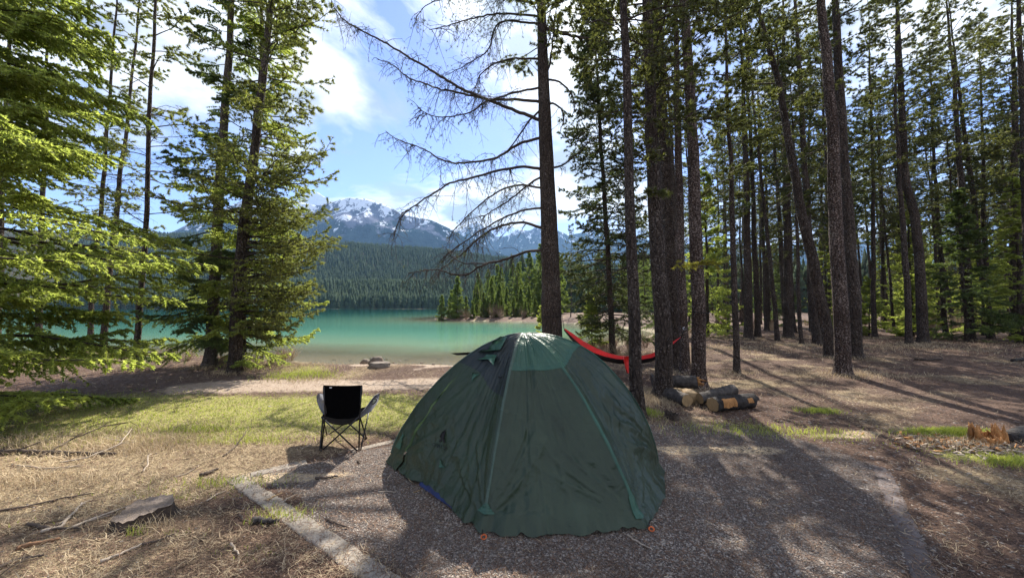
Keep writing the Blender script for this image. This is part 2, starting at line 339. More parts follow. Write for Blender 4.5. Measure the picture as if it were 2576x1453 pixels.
def ground_mat():
    m, n, l = mat('camp ground')
    o = N(n, 'ShaderNodeOutputMaterial'); p = N(n, 'ShaderNodeBsdfPrincipled', {'Roughness': 0.92, 'Specular IOR Level': 0.25})
    t = N(n, 'ShaderNodeTexCoord'); g = t.outputs['Object']
    def no(s, d=6, r=0.6, st=None):
        x = N(n, 'ShaderNodeTexNoise', {'Scale': s, 'Detail': d, 'Roughness': r})
        if st:
            mp = N(n, 'ShaderNodeMapping'); mp.inputs['Scale'].default_value = st; l.new(g, mp.inputs[0]); l.new(mp.outputs[0], x.inputs[0])
        else: l.new(g, x.inputs[0])
        return x.outputs[0]
    fine = no(70, 5, .75); med = no(9, 6, .65); big = no(1.3, 4); streak = no(26, 5, .7, (1.0, 2.6, 1))
    vor = N(n, 'ShaderNodeTexVoronoi', {'Scale': 110}); l.new(g, vor.inputs['Vector'])
    vsep = N(n, 'ShaderNodeSeparateColor'); l.new(vor.outputs['Color'], vsep.inputs[0])
    pebble = ramp(n, l, vsep.outputs[0], [(0.0, (0.065, 0.052, 0.044)), (0.5, (0.16, 0.134, 0.116)), (0.85, (0.27, 0.235, 0.21)), (1.0, (0.42, 0.36, 0.31))])
    dirt = ramp(n, l, med, [(0.3, (0.055, 0.039, 0.032)), (0.65, (0.14, 0.105, 0.088))])
    def mix(f, a, b, bt='MIX'):
        x = N(n, 'ShaderNodeMixRGB', blend_type=bt)
        for i, v in enumerate((f, a, b)):
            if hasattr(v, 'node'): l.new(v, x.inputs[i])
            else: x.inputs[i].default_value = v if i == 0 else (*v, 1)
        return x.outputs[0]
    def attr(k): a = N(n, 'ShaderNodeAttribute', attribute_name=k); return a.outputs['Fac']
    def sharpen(k, amt=0.7, src=None, lo=0.45, hi=0.6):
        x = N(n, 'ShaderNodeMath', operation='MULTIPLY_ADD'); l.new(src or med, x.inputs[0]); x.inputs[1].default_value = amt
        s = N(n, 'ShaderNodeMath', operation='ADD'); l.new(attr(k), s.inputs[0]); s.inputs[1].default_value = -amt * 0.5
        l.new(s.outputs[0], x.inputs[2]); return ramp(n, l, x.outputs[0], [(lo, (0, 0, 0)), (hi, (1, 1, 1))])
    padc = mix(0.6, dirt, pebble)
    padc = mix(ramp(n, l, big, [(0.4, (0, 0, 0)), (0.65, (.5, .5, .5))]), padc, (0.10, 0.075, 0.065))
    duff = ramp(n, l, streak, [(0.28, (0.030, 0.019, 0.014)), (0.5, (0.095, 0.058, 0.042)), (0.74, (0.23, 0.15, 0.11))])
    strawc = ramp(n, l, streak, [(0.25, (0.12, 0.085, 0.05)), (0.5, (0.29, 0.22, 0.13)), (0.72, (0.50, 0.40, 0.26))])
    greenc = ramp(n, l, fine, [(0.28, (0.12, 0.14, 0.035)), (0.5, (0.29, 0.275, 0.09)), (0.72, (0.50, 0.43, 0.21))])
    pathc = ramp(n, l, fine, [(0.3, (0.27, 0.20, 0.15)), (0.65, (0.46, 0.37, 0.29))])
    soilc = ramp(n, l, med, [(0.3, (0.07, 0.045, 0.035)), (0.7, (0.19, 0.13, 0.10))])
    sawc = ramp(n, l, fine, [(0.3, (0.42, 0.31, 0.19)), (0.65, (0.68, 0.54, 0.36))])
    bedc = ramp(n, l, med, [(0.3, (0.12, 0.10, 0.06)), (0.7, (0.32, 0.27, 0.18))])
    c = mix(sharpen('w_straw', 0.9, streak, .35, .75), duff, strawc)
    c = mix(sharpen('w_soil', .6), c, soilc)
    c = mix(sharpen('w_green', .8, None, .35, .65), c, greenc)
    c = mix(sharpen('w_path', .5), c, pathc)
    c = mix(sharpen('w_pad', .7), c, padc)
    c = mix(sharpen('w_saw', .9, fine, .4, .7), c, sawc)
    c = mix(sharpen('w_shore', .3, None, .6, .8), c, bedc)
    l.new(c, p.inputs[0])
    hs = N(n, 'ShaderNodeMath', operation='ADD'); l.new(fine, hs.inputs[0]); l.new(vor.outputs['Distance'], hs.inputs[1])
    b = N(n, 'ShaderNodeBump', {'Strength': 0.9, 'Distance': 0.012}); l.new(hs.outputs[0], b.inputs['Height']); l.new(b.outputs[0], p.inputs['Normal'])
    l.new(p.outputs[0], o.inputs[0]); return m
tag(link('ground', me, ground_mat()), kind='structure')

# ---------------- lake water ----------------
wx = np.array(sorted(set([-v for v in grow(0.0, 1100, 0.4, 1.035)] + grow(0.0, 260, 0.4, 1.035))))
wy = np.array(grow(9, 600, 0.3, 1.03))
WX, WY = np.meshgrid(wx, wy)
wd = sdf(WX, WY, lake)
idx = np.arange(WX.size).reshape(WX.shape)
Fq = np.stack([idx[:-1, :-1], idx[:-1, 1:], idx[1:, 1:], idx[1:, :-1]], -1).reshape(-1, 4)
keep = (wd.ravel()[Fq].min(1) < 2)
me = new_mesh('lake_water', np.stack([WX, WY, np.full_like(WX, WL)], -1), Fq[keep], smooth=True)
a_ = me.attributes.new('depth', 'FLOAT', 'POINT'); a_.data.foreach_set('value', np.clip(-wd, 0, 60).astype(np.float32).ravel())
m, n, l = mat('glacial lake water')
o = N(n, 'ShaderNodeOutputMaterial')
a = N(n, 'ShaderNodeAttribute', attribute_name='depth'); t = N(n, 'ShaderNodeTexCoord')
nb = N(n, 'ShaderNodeTexNoise', {'Scale': 0.22, 'Detail': 4}); l.new(t.outputs['Object'], nb.inputs[0])
dd = N(n, 'ShaderNodeMath', operation='MULTIPLY_ADD'); l.new(nb.outputs[0], dd.inputs[0]); dd.inputs[1].default_value = 6; 
d2 = N(n, 'ShaderNodeMath', operation='SUBTRACT'); l.new(a.outputs['Fac'], d2.inputs[0]); d2.inputs[1].default_value = 3; l.new(d2.outputs[0], dd.inputs[2])
dv = N(n, 'ShaderNodeMath', operation='DIVIDE'); l.new(dd.outputs[0], dv.inputs[0]); dv.inputs[1].default_value = 60
col = ramp(n, l, dv.outputs[0], [(0.0, (0.27, 0.22, 0.14)), (0.05, (0.24, 0.235, 0.15)), (0.11, (0.17, 0.27, 0.18)), (0.22, (0.11, 0.27, 0.195)), (0.45, (0.055, 0.21, 0.165)), (0.95, (0.012, 0.12, 0.115))])
df = N(n, 'ShaderNodeBsdfDiffuse'); l.new(col, df.inputs[0])
tp = N(n, 'ShaderNodeBsdfTransparent')
sh = ramp(n, l, a.outputs['Fac'], [(0.0, (0.25,) * 3), (1.0, (1, 1, 1))])
ds = N(n, 'ShaderNodeMath', operation='DIVIDE'); l.new(a.outputs['Fac'], ds.inputs[0]); ds.inputs[1].default_value = 7
sh = ramp(n, l, ds.outputs[0], [(0.0, (0.15,) * 3), (1.0, (1, 1, 1))])
m1 = N(n, 'ShaderNodeMixShader'); l.new(sh, m1.inputs[0]); l.new(tp.outputs[0], m1.inputs[1]); l.new(df.outputs[0], m1.inputs[2])
gl = N(n, 'ShaderNodeBsdfGlossy', {'Roughness': 0.04}); gl.inputs[0].default_value = (0.75, 0.95, 0.9, 1)
fr = N(n, 'ShaderNodeFresnel', {'IOR': 1.20})
wv = N(n, 'ShaderNodeMapping'); wv.inputs['Scale'].default_value = (0.6, 1.4, 1); l.new(t.outputs['Object'], wv.inputs[0])
nw = N(n, 'ShaderNodeTexNoise', {'Scale': 3.0, 'Detail': 5, 'Roughness': 0.6}); l.new(wv.outputs[0], nw.inputs[0])
bp = N(n, 'ShaderNodeBump', {'Strength': 0.16, 'Distance': 0.05}); l.new(nw.outputs[0], bp.inputs['Height'])
l.new(bp.outputs[0], gl.inputs['Normal']); l.new(bp.outputs[0], fr.inputs['Normal'])
m2 = N(n, 'ShaderNodeMixShader'); l.new(fr.outputs[0], m2.inputs[0]); l.new(m1.outputs[0], m2.inputs[1]); l.new(gl.outputs[0], m2.inputs[2])
l.new(m2.outputs[0], o.inputs[0])
tag(link('lake_water', me, m), kind='structure')

# ---------------- far hills and mountains ----------------
def hill_h(X, Y):
    d = Y - 384 - 12 * (vnoise(X, Y * 0, 0.01, 2) - .5)
    a = sm(0, 100, d) * 24 + sm(60, 160, d) * 6 * (vnoise(X, Y, 0.02, 4))
    skyy = np.interp(X / np.maximum(Y, 1) , [-1.6, -1.2, -0.8, -0.45, -0.2, -0.05, 0.1, 0.4, 1.2], [250, 220, 205, 184, 164, 141, 127, 113, 86])
    b = sm(190, 720, d) * (skyy - 24)
    c = -sm(820, 1400, d) * 60
    return a + b + c + 14 * (vnoise(X, Y, 0.006, 6) - 0.5) * sm(150, 400, d) + WL
hx = np.linspace(-2200, 1700, 150); hy = np.concatenate([np.linspace(378, 560, 26), np.linspace(575, 2000, 60)])
HX, HY = np.meshgrid(hx, hy); HZ = hill_h(HX, HY); HZ[0] = -3
idx = np.arange(HX.size).reshape(HX.shape)
Fq = np.stack([idx[:-1, :-1], idx[:-1, 1:], idx[1:, 1:], idx[1:, :-1]], -1).reshape(-1, 4)
m, n, l = mat('hill soil')
o = N(n, 'ShaderNodeOutputMaterial'); p = N(n, 'ShaderNodeBsdfPrincipled', {'Roughness': 1, 'Specular IOR Level': 0})
t = N(n, 'ShaderNodeTexCoord'); no_ = N(n, 'ShaderNodeTexNoise', {'Scale': 0.05, 'Detail': 6}); l.new(t.outputs['Object'], no_.inputs[0])
sx = N(n, 'ShaderNodeSeparateXYZ'); l.new(t.outputs['Object'], sx.inputs[0])
soil = ramp(n, l, no_.outputs[0], [(0.3, (0.03, 0.04, 0.02)), (0.7, (0.10, 0.085, 0.06))])
shore = N(n, 'ShaderNodeMath', operation='LESS_THAN'); l.new(sx.outputs[2], shore.inputs[0]); shore.inputs[1].default_value = 0.9
mx_ = N(n, 'ShaderNodeMixRGB'); l.new(shore.outputs[0], mx_.inputs[0]); l.new(soil, mx_.inputs[1]); mx_.inputs[2].default_value = (0.42, 0.38, 0.31, 1)
l.new(mx_.outputs[0], p.inputs[0]); l.new(p.outputs[0], o.inputs[0])
tag(link('far_hill', new_mesh('far_hill', np.stack([HX, HY, HZ], -1), Fq, smooth=True), m), kind='structure')

def mountain(name, Yc, skyline, depth, seed, treeline, snowfrac, wid=260, col=None, zoff=0):
    """a ridged range: skyline pixels (x, y) give the crest height at distance Yc"""
    px = np.array([s[0] for s in skyline], float); py = np.array([s[1] for s in skyline], float)
    cr_ = np.array([at(x, y, Yc) for x, y in zip(px, py)])
    xs = np.linspace(cr_[0, 0], cr_[-1, 0], wid); ys = np.linspace(-1, 1, 110)
    X, T = np.meshgrid(xs, ys)
    crest = np.interp(X, cr_[:, 0], cr_[:, 2])
    L = depth
    rid = 0; am = 1; sc_ = 1 / (L * 0.55)
    for o_ in range(6):
        rid = rid + am * (1 - np.abs(2 * vnoise(X, T * L, sc_, seed + o_, 1) - 1)); sc_ *= 2.1; am *= 0.5
    rid = rid / 1.97
    prof = np.clip(1 - np.abs(T) ** 0.9, 0, 1)
    Z = crest * prof ** 0.85 * (1 - 0.42 * (1 - rid) * np.clip(np.abs(T) * 5, 0, 1)) + (rid - 0.6) * crest * 0.05
    Y = Yc + T * L
    idx = np.arange(X.size).reshape(X.shape)
    Fq = np.stack([idx[:-1, :-1], idx[:-1, 1:], idx[1:, 1:], idx[1:, :-1]], -1).reshape(-1, 4)
    me = new_mesh(name, np.stack([X, Y, Z], -1), Fq, smooth=True)
    m, n, l = mat(name + ' rock, trees and snow')
    o = N(n, 'ShaderNodeOutputMaterial'); p = N(n, 'ShaderNodeBsdfPrincipled', {'Roughness': 1, 'Specular IOR Level': 0})
    t = N(n, 'ShaderNodeTexCoord'); sx = N(n, 'ShaderNodeSeparateXYZ'); l.new(t.outputs['Object'], sx.inputs[0])
    g = N(n, 'ShaderNodeNewGeometry'); sn = N(n, 'ShaderNodeSeparateXYZ'); l.new(g.outputs['Normal'], sn.inputs[0])
    n1 = N(n, 'ShaderNodeTexNoise', {'Scale': 0.006, 'Detail': 10, 'Roughness': 0.65}); l.new(t.outputs['Object'], n1.inputs[0])
    mp = N(n, 'ShaderNodeMapping'); mp.inputs['Scale'].default_value = (1, 1, 0.22); l.new(t.outputs['Object'], mp.inputs[0])
    n2 = N(n, 'ShaderNodeTexNoise', {'Scale': 0.014, 'Detail': 9, 'Roughness': 0.7}); l.new(mp.outputs[0], n2.inputs[0])
    rock = ramp(n, l, n2.outputs[0], [(0.35, (0.085, 0.095, 0.14)), (0.65, (0.21, 0.21, 0.26))])  # blue of the distant haze is partly put into the rock colour
    trees = ramp(n, l, n2.outputs[0], [(0.35, (0.006, 0.02, 0.03)), (0.65, (0.03, 0.05, 0.05))])  # flank forest tinted dark blue too, haze painted into its colour
    h1 = N(n, 'ShaderNodeMath', operation='MULTIPLY_ADD'); l.new(n1.outputs[0], h1.inputs[0]); h1.inputs[1].default_value = treeline * 2.2; l.new(sx.outputs[2], h1.inputs[2])
    h2 = N(n, 'ShaderNodeMath', operation='DIVIDE'); l.new(h1.outputs[0], h2.inputs[0]); h2.inputs[1].default_value = treeline * 4
    tf = ramp(n, l, h2.outputs[0], [(0.56, (0, 0, 0)), (0.60, (1, 1, 1))])
    c1 = N(n, 'ShaderNodeMixRGB'); l.new(tf, c1.inputs[0]); l.new(trees, c1.inputs[1]); l.new(rock, c1.inputs[2])
    # snow: high, in gullies (streaky noise)
    s1 = N(n, 'ShaderNodeMath', operation='MULTIPLY_ADD'); l.new(n2.outputs[0], s1.inputs[0]); s1.inputs[1].default_value = treeline * 3.2; l.new(sx.outputs[2], s1.inputs[2])
    s2 = N(n, 'ShaderNodeMath', operation='DIVIDE'); l.new(s1.outputs[0], s2.inputs[0]); s2.inputs[1].default_value = treeline * 4
    sf = ramp(n, l, s2.outputs[0], [(snowfrac, (0, 0, 0)), (snowfrac + 0.02, (1, 1, 1))])
    c2 = N(n, 'ShaderNodeMixRGB'); l.new(sf, c2.inputs[0]); l.new(c1.outputs[0], c2.inputs[1]); c2.inputs[2].default_value = (0.82, 0.85, 0.9, 1)
    l.new(c2.outputs[0], p.inputs[0])
    bb = N(n, 'ShaderNodeBump', {'Strength': 0.8, 'Distance': 30}); l.new(n2.outputs[0], bb.inputs['Height']); l.new(bb.outputs[0], p.inputs['Normal'])
    l.new(p.outputs[0], o.inputs[0])
    tag(link(name, me, m), kind='structure')
mountain('mountain', 3000, [(-900, 640), (-300, 600), (100, 620), (300, 655), (400, 600), (520, 540), (640, 490), (720, 500), (800, 515), (850, 500), (880, 492), (925, 497), (965, 507), (1015, 535), (1080, 550), (1140, 575), (1200, 610), (1280, 645), (1420, 668), (1700, 690), (2600, 700)], 1100, 3, 560, 0.755)
mountain('mountain', 5200, [(300, 690), (600, 660), (760, 484), (800, 476), (830, 500), (950, 600), (1080, 625), (1140, 590), (1180, 560), (1203, 549), (1222, 566), (1250, 590), (1275, 588), (1300, 572), (1330, 580), (1370, 560), (1430, 590), (1500, 575), (1620, 600), (1800, 620), (2200, 600), (2800, 640)], 1500, 11, 900, 0.72)

# far forest: thousands of trees that read as one mass
def cone_template(tiers=4, k=6, rg=None):
    V = []; Fc = []
    for i in range(tiers):
        z0 = i / tiers * 0.85 + 0.04; z1 = min(1.0, z0 + 0.42); r0 = 0.17 * (1 - i / tiers) + 0.02
        b = len(V)
        for j in range(k * 2):
            a = j / (k * 2) * 2 * math.pi + i; rr = r0 * (1.15 if j % 2 else 0.62)
            V.append((rr * math.cos(a), rr * math.sin(a), z0 - (0.03 if j % 2 else 0)))
        V.append((0, 0, z1))
        for j in range(k * 2): Fc.append((b + j, b + (j + 1) % (k * 2), b + 2 * k))
    return np.array(V), np.array(Fc)
TV, TF = cone_template()
def wood(pts, hs, name):
    n_ = len(pts); rot = rng.uniform(0, 6.28, n_); c, s = np.cos(rot), np.sin(rot)
    wd_ = hs * rng.uniform(0.75, 1.25, n_)
    V = np.empty((n_, len(TV), 3))
    V[..., 0] = pts[:, 0:1] + wd_[:, None] * (TV[None, :, 0] * c[:, None] - TV[None, :, 1] * s[:, None])
    V[..., 1] = pts[:, 1:2] + wd_[:, None] * (TV[None, :, 0] * s[:, None] + TV[None, :, 1] * c[:, None])
    V[..., 2] = pts[:, 2:3] + hs[:, None] * TV[None, :, 2]
    Fx = (TF[None] + (np.arange(n_) * len(TV))[:, None, None]).reshape(-1, 3)
    return new_mesh(name, V.reshape(-1, 3), Fx)
def wood_pts(y0, y1, dens, x0=-1.25, x1=0.35):
    n_ = int((x1 - x0) * (y0 + y1) / 2 * (y1 - y0) * dens)
    y = rng.uniform(y0, y1, n_); x = y * rng.uniform(x0, x1, n_)
    return x, y
xs1, ys1 = wood_pts(386, 500, 0.07); xs2, ys2 = wood_pts(500, 1130, 0.026)
xs3 = rng.uniform(-1000, 300, 900); ys3 = rng.uniform(387, 397, 900)
X_ = np.concatenate([xs1, xs2, xs3]); Y_ = np.concatenate([ys1, ys2, ys3])
hs = 15 * rng.uniform(0.65, 1.25, len(X_))
pts = np.stack([X_, Y_, hill_h(X_, Y_) - 0.3], 1)
tag(link('far_forest', wood(pts, hs, 'far_forest'), M['farwood']), 'dense dark conifer forest on the hillside across the lake', 'forest', kind='stuff')
# ---------------- trees ----------------
def trunk_path(px, Y, H, step=0.6, wob=0.02, rg=rng, base=None):
    """px: pixels from the foot up; the trunk stands in the plane Y metres ahead; continues to height H"""
    pts = [at(x, y, Y) for x, y in px]
    foot = pts[0].copy(); foot[2] = gz(foot[0], Y)
    pts[0] = foot
    pts = [foot] + [p for p in pts[1:] if p[2] > foot[2] + 0.3]
    if len(pts) > 1 and pts[-1][2] < H:
        a, b = pts[-2], pts[-1]; sl_ = (b - a) / max(b[2] - a[2], .1)
        pts.append(b + sl_ * np.array([.75, .75, 1]) * (H - b[2]))
    pts = np.array(pts); z = np.arange(foot[2], pts[-1][2], step); z = np.append(z, pts[-1][2])
    x = np.interp(z, pts[:, 2], pts[:, 0]); y = np.full(len(z), Y)
    w1 = np.cumsum(rg.normal(0, wob, len(z))) * 0.5; w2 = np.cumsum(rg.normal(0, wob, len(z)))
    w1[0] = 0; w2[0] = 0
    return np.stack([x + w1, y + w2, z], 1)
def trunk_mesh(path, r0, rg, k=14, fork=None):
    """tapered trunk with root flare and a slightly uneven outline"""
    H = path[-1, 2] - path[0, 2]; pz = path[:, 2] - path[0, 2]
    zs = np.concatenate([[-0.12, 0.0, 0.06, 0.14, 0.26, 0.42], np.arange(0.6, H, 0.28), [H]])
    P = np.stack([np.interp(zs, pz, path[:, 0]), np.interp(zs, pz, path[:, 1]), zs + path[0, 2]], 1)
    r = r0 * (1 - np.clip(zs / H, 0, 1)) ** 0.75 * (1 + 0.0 * zs); r = np.maximum(r, 0.012)
    r = r * (1 + 0.38 * np.exp(-np.clip(zs, 0, 9) / 0.13))
    V, Fq = tubes(P, r, k)
    V = V.reshape(len(zs), k, 3); th = np.arange(k) / k * 2 * math.pi
    ph = rg.uniform(0, 6.28, 4)
    f = 1 + 0.05 * np.sin(th[None] * 2 + ph[0] + zs[:, None] * .3) + 0.035 * np.sin(th[None] * 5 + ph[1] + zs[:, None] * 1.1) \
        + rg.normal(0, 0.022, (len(zs), k)) + 0.22 * np.exp(-np.clip(zs, 0, 9) / 0.12)[:, None] * np.maximum(0, np.sin(th[None] * 4 + ph[2]))
    V = P[:, None] + (V - P[:, None]) * f[..., None]
    mb = MB(); mb.add(V.reshape(-1, 3), Fq)
    return mb, P, r
def branches(path, spec, rg):
    """spec: z0,z1,n,L(t),up,droop,... -> arrays of branch paths (n,M,3)"""
    n_ = spec['n']; Mp = spec.get('M', 8)
    z0, z1 = spec['z0'], spec['z1']
    t = (np.arange(n_) + rg.uniform(0, 1, n_)) / n_
    if spec.get('bias'): t = t ** spec['bias']
    z = path[0, 2] + z0 + t * (z1 - z0)
    x0 = np.interp(z, path[:, 2], path[:, 0]); y0 = np.interp(z, path[:, 2], path[:, 1])
    az = rg.uniform(0, 2 * math.pi, n_)
    if 'az' in spec:
        c_, w_ = spec['az']; k = rg.uniform(0, 1, n_) < spec.get('azf', 0.8); az = np.where(k, c_ + rg.normal(0, w_, n_), az)
    L = np.interp(t, spec['Lt'], spec['L']) * rg.uniform(0.6, 1.15, n_)
    up = np.interp(t, [0, 1], spec['up']) + rg.normal(0, spec.get('upv', .12), n_)
    dr = spec['droop'] * rg.uniform(0.6, 1.4, n_)
    s = np.linspace(0, 1, Mp)[None]
    rad = L[:, None] * s
    bend = np.cumsum(rg.normal(0, spec.get('kink', .06), (n_, Mp)), 1) * s
    a2 = az[:, None] + bend
    P = np.empty((n_, Mp, 3))
    P[..., 0] = x0[:, None] + rad * np.cos(a2); P[..., 1] = y0[:, None] + rad * np.sin(a2)
    tipup = spec.get('tip', 0.0)
    P[..., 2] = z[:, None] + L[:, None] * (up[:, None] * s - dr[:, None] * s ** 2 + tipup * s ** 4) + np.cumsum(rg.normal(0, .02, (n_, Mp)), 1) * L[:, None] * s
    r0 = spec.get('r', 0.012) * L ** 0.8
    r = r0[:, None] * (1 - 0.85 * s) + 0.002
    return P, r, L, t
def interp_path(P, s):
    """P (n,M,3), s (n,K) in 0..1 -> points and tangents (n,K,3)"""
    n_, Mp, _ = P.shape; f = s * (Mp - 1); i = np.clip(f.astype(int), 0, Mp - 2); u = (f - i)[..., None]
    ar = np.arange(n_)[:, None]; a = P[ar, i]; b = P[ar, i + 1]
    return a * (1 - u) + b * u, norm(b - a)
def side_twigs(P, L, K, s0, lf, l0, droop, rg, M3=4, ang=0.95, flat=0.25, curl=0.0):
    n_ = len(P)
    s = s0 + (1 - s0) * (np.arange(K)[None] + rg.uniform(0, 1, (n_, K))) / K
    A, T = interp_path(P, np.clip(s, 0, .995))
    up = np.array([0, 0, 1.0]); S = norm(np.cross(T, np.broadcast_to(up, T.shape)))
    side = np.where(np.arange(K)[None] % 2 == 0, 1, -1)[..., None] * np.ones((n_, 1, 1))
    D = norm(T * math.cos(ang) + S * side * math.sin(ang) + rg.normal(0, flat, A.shape) + rg.normal(0, .12, A.shape))
    l_ = (L[:, None] * lf * (1 - s) + l0) * rg.uniform(0.6, 1.2, (n_, K))
    q = np.linspace(0, 1, M3)[None, None, :, None]
    C = rg.normal(0, 1, A.shape) * curl
    TW = A[:, :, None] + D[:, :, None] * q * l_[..., None, None] - up * (droop * l_[..., None, None] * q ** 2) + C[:, :, None] * q ** 2 * l_[..., None, None]
    return TW.reshape(-1, M3, 3), l_.ravel()
def crown(path, spec, rg, org):
    """returns (wood MB, needle MB) of live branches"""
    wd_, nd = MB(), MB()
    P, r, L, t = branches(path, spec, rg)
    V, Fq = tubes(P, r, 4); wd_.add(V, Fq)
    TW, l_ = side_twigs(P, L, spec['K'], spec.get('s0', .25), spec.get('lf', .4), spec.get('l0', .14), spec.get('tdroop', .15), rg, 4, spec.get('ang', .95), spec.get('flat', .2))
    rr = np.linspace(1, .4, 4)[None] * spec.get('tr', .004) * np.ones((len(TW), 1))
    V, Fq = tubes(TW, rr, 3); wd_.add(V, Fq)
    # twig points for the needles: along side twigs and along the outer branch itself
    J = spec['J']; s = np.tile((np.arange(J) + .6) / J, (len(TW), 1)) * (1 - spec.get('bare', 0.0)) + spec.get('bare', 0.0) + rg.uniform(-.3, .3, (len(TW), J)) / J
    A, T = interp_path(TW, np.clip(s, 0, 1)); A = A.reshape(-1, 3); T = T.reshape(-1, 3)
    keep = rg.uniform(0, 1, len(A)) < spec.get('keep', 1.0); A, T = A[keep], T[keep]
    V, F3 = needles(A, T, spec['nn'], spec['nl'], spec.get('spread', .8), spec['nw'], rg); nd.add(V, F3)
    s = np.tile(np.linspace(.35, 1, spec['K'] // 2 + 2), (len(P), 1)); A, T = interp_path(P, np.clip(s, 0, .999)); A = A.reshape(-1, 3); T = T.reshape(-1, 3)
    V, F3 = needles(A, T, spec['nn'], spec['nl'], spec.get('spread', .8), spec['nw'], rg); nd.add(V, F3)
    return wd_, nd
def dead_twigs(path, z0, z1, n_, Lr, rg, mb, az=None, k=4, twigs=7, r=.006):
    spec = dict(z0=z0, z1=z1, n=n_, Lt=[0, 1], L=Lr, up=(-.05, .25), upv=.25, droop=.45, kink=.16, r=r, M=7)
    if az is not None: spec['az'] = az
    P, rr, L, t = branches(path, spec, rg)
    V, Fq = tubes(P, rr, k); mb.add(V, Fq)
    if twigs:
        TW, l_ = side_twigs(P, L, twigs, .2, .35, .12, .5, rg, 5, 1.0, .35, .25)
        V, Fq = tubes(TW, np.linspace(1, .4, 5)[None] * .0028 * np.ones((len(TW), 1)) * (1 + 0 * l_[:, None]), 3); mb.add(V, Fq)
SP = {  # crown kinds
 'pine':   dict(up=(.15, .9), droop=.35, tip=.3, K=12, J=6, nn=12, nl=.10, nw=.020, spread=.9, lf=.38, l0=.16, flat=.3, r=.013, bare=.35),
 'spruce': dict(up=(-.05, .5), droop=.35, tip=.28, K=26, J=11, nn=9, nl=.06, nw=.020, spread=.9, lf=.42, l0=.10, flat=.12, r=.011, tdroop=.25),
}
def fol(kind, **k): d = dict(SP[kind]); d.update(k); return d
TREES = {}
def tree(name, label, cat, px, wpx, Y=None, H=16, crowns=(), dead=None, barkm='bark', folm='pine', seed=0, group=None, path=None, dead_m='branch', wob=.02):
    rg = np.random.default_rng(seed + 100)
    if path is None:
        if Y is None: Y = Gz(*px[0])[1]
        path = trunk_path(px, Y, H, wob=wob, rg=rg)
        r0 = wpx / F * Y * 0.5 * 1.04 * math.cos(math.atan((px[min(1, len(px) - 1)][0] - 1288) / F))
    else: r0 = wpx
    T = thing(name, label, cat, path[0], group)
    mb, P, r = trunk_mesh(path, r0, rg)
    mb.build('trunk', M[barkm], T, smooth=True)
    wd_all, nd_all = MB(), MB()
    for c in crowns:
        a, b = crown(path, c, rg, path[0])
        for V in (a,): 
            for Vx in V.V: pass
        for src, dst in ((a, wd_all), (b, nd_all)):
            off = 0
            Vc = np.concatenate(src.V); base = dst.n
            dst.V.append(Vc); dst.n += len(Vc)
            for f in src.F3: dst.F3.append(f + base)
            for f in src.F4: dst.F4.append(f + base)
    if crowns:
        cr_ = nd_all.build('crown', M[folm], T)
    if dead:
        mb = wd_all
        for d in (dead if isinstance(dead, list) else [dead]): dead_twigs(path, rg=rg, mb=mb, **d)
    if wd_all.n: wd_all.build('branches', M['branch'], T)
    TREES[name + str(seed)] = (T, path)
    return T, path

# the trees on the right: foot pixel, pixels up the trunk, width
hi = lambda z0, z1, n, L, **k: fol('pine', z0=z0, z1=z1, n=int(n * 1.05), Lt=[0, .3, 1], L=L, **k)
lowd = lambda z0, z1, n, a, b, **k: dict(z0=z0, z1=z1, n_=n, Lr=(a, b), **k)
PT = 'tall pines standing round the campsite'
tree('pine_tree', 'slim pine whose foot is hidden right behind the right shoulder of the tent', 'pine tree', [(1608, 1052), (1590, 600), (1580, 300), (1563, 0)], 33, H=12, seed=1,
     crowns=[hi(5.2, 12, 34, [1.2, 1.6, .3], folm=0) if 0 else hi(5.2, 12, 34, [1.2, 1.6, .3])], dead=[lowd(2.0, 5.8, 26, .9, 1.1)], barkm='bark', group=PT)
tree('pine_tree', 'thick dark pine standing in dry grass just left of the log pile', 'pine tree', [(1668, 1000), (1652, 700), (1640, 450), (1620, 0)], 43, H=15, seed=2,
     crowns=[hi(3.2, 5.2, 5, [.8, .8, .6], az=(-1.9, .8)), hi(5.0, 15, 50, [1.4, 2.0, .3])], dead=[lowd(2.2, 7.5, 30, .7, 1.3)], group=PT)
tree('pine_tree', 'broad dark pine right behind the one at the log pile', 'pine tree', [(1694, 925), (1690, 700), (1682, 450), (1668, 200), (1655, 0)], 44, H=17, seed=3,
     crowns=[hi(5.6, 17, 56, [1.5, 2.1, .3])], dead=[lowd(3, 9, 26, .7, 1.2)], group=PT)
tree('pine_tree', 'narrow pale flecked pine between two thicker trunks near the right end of the hammock', 'pine tree', [(1724, 938), (1712, 600), (1705, 300), (1699, 0)], 26, H=14, seed=4,
     crowns=[hi(6, 14, 34, [1.0, 1.5, .3])], dead=[lowd(2, 8, 26, .4, .9)], barkm='bark_fleck', group=PT)
T5, path5 = tree('pine_tree', 'flecked pine behind the log pile holding the black strap of the hammock', 'pine tree', [(1758, 972), (1750, 700), (1738, 400), (1726, 200), (1713, 0)], 38, H=15, seed=5,
     crowns=[hi(5.6, 15, 48, [1.2, 1.9, .3])], dead=[lowd(2.0, 7, 34, .4, .9)], barkm='bark_fleck', group=PT)
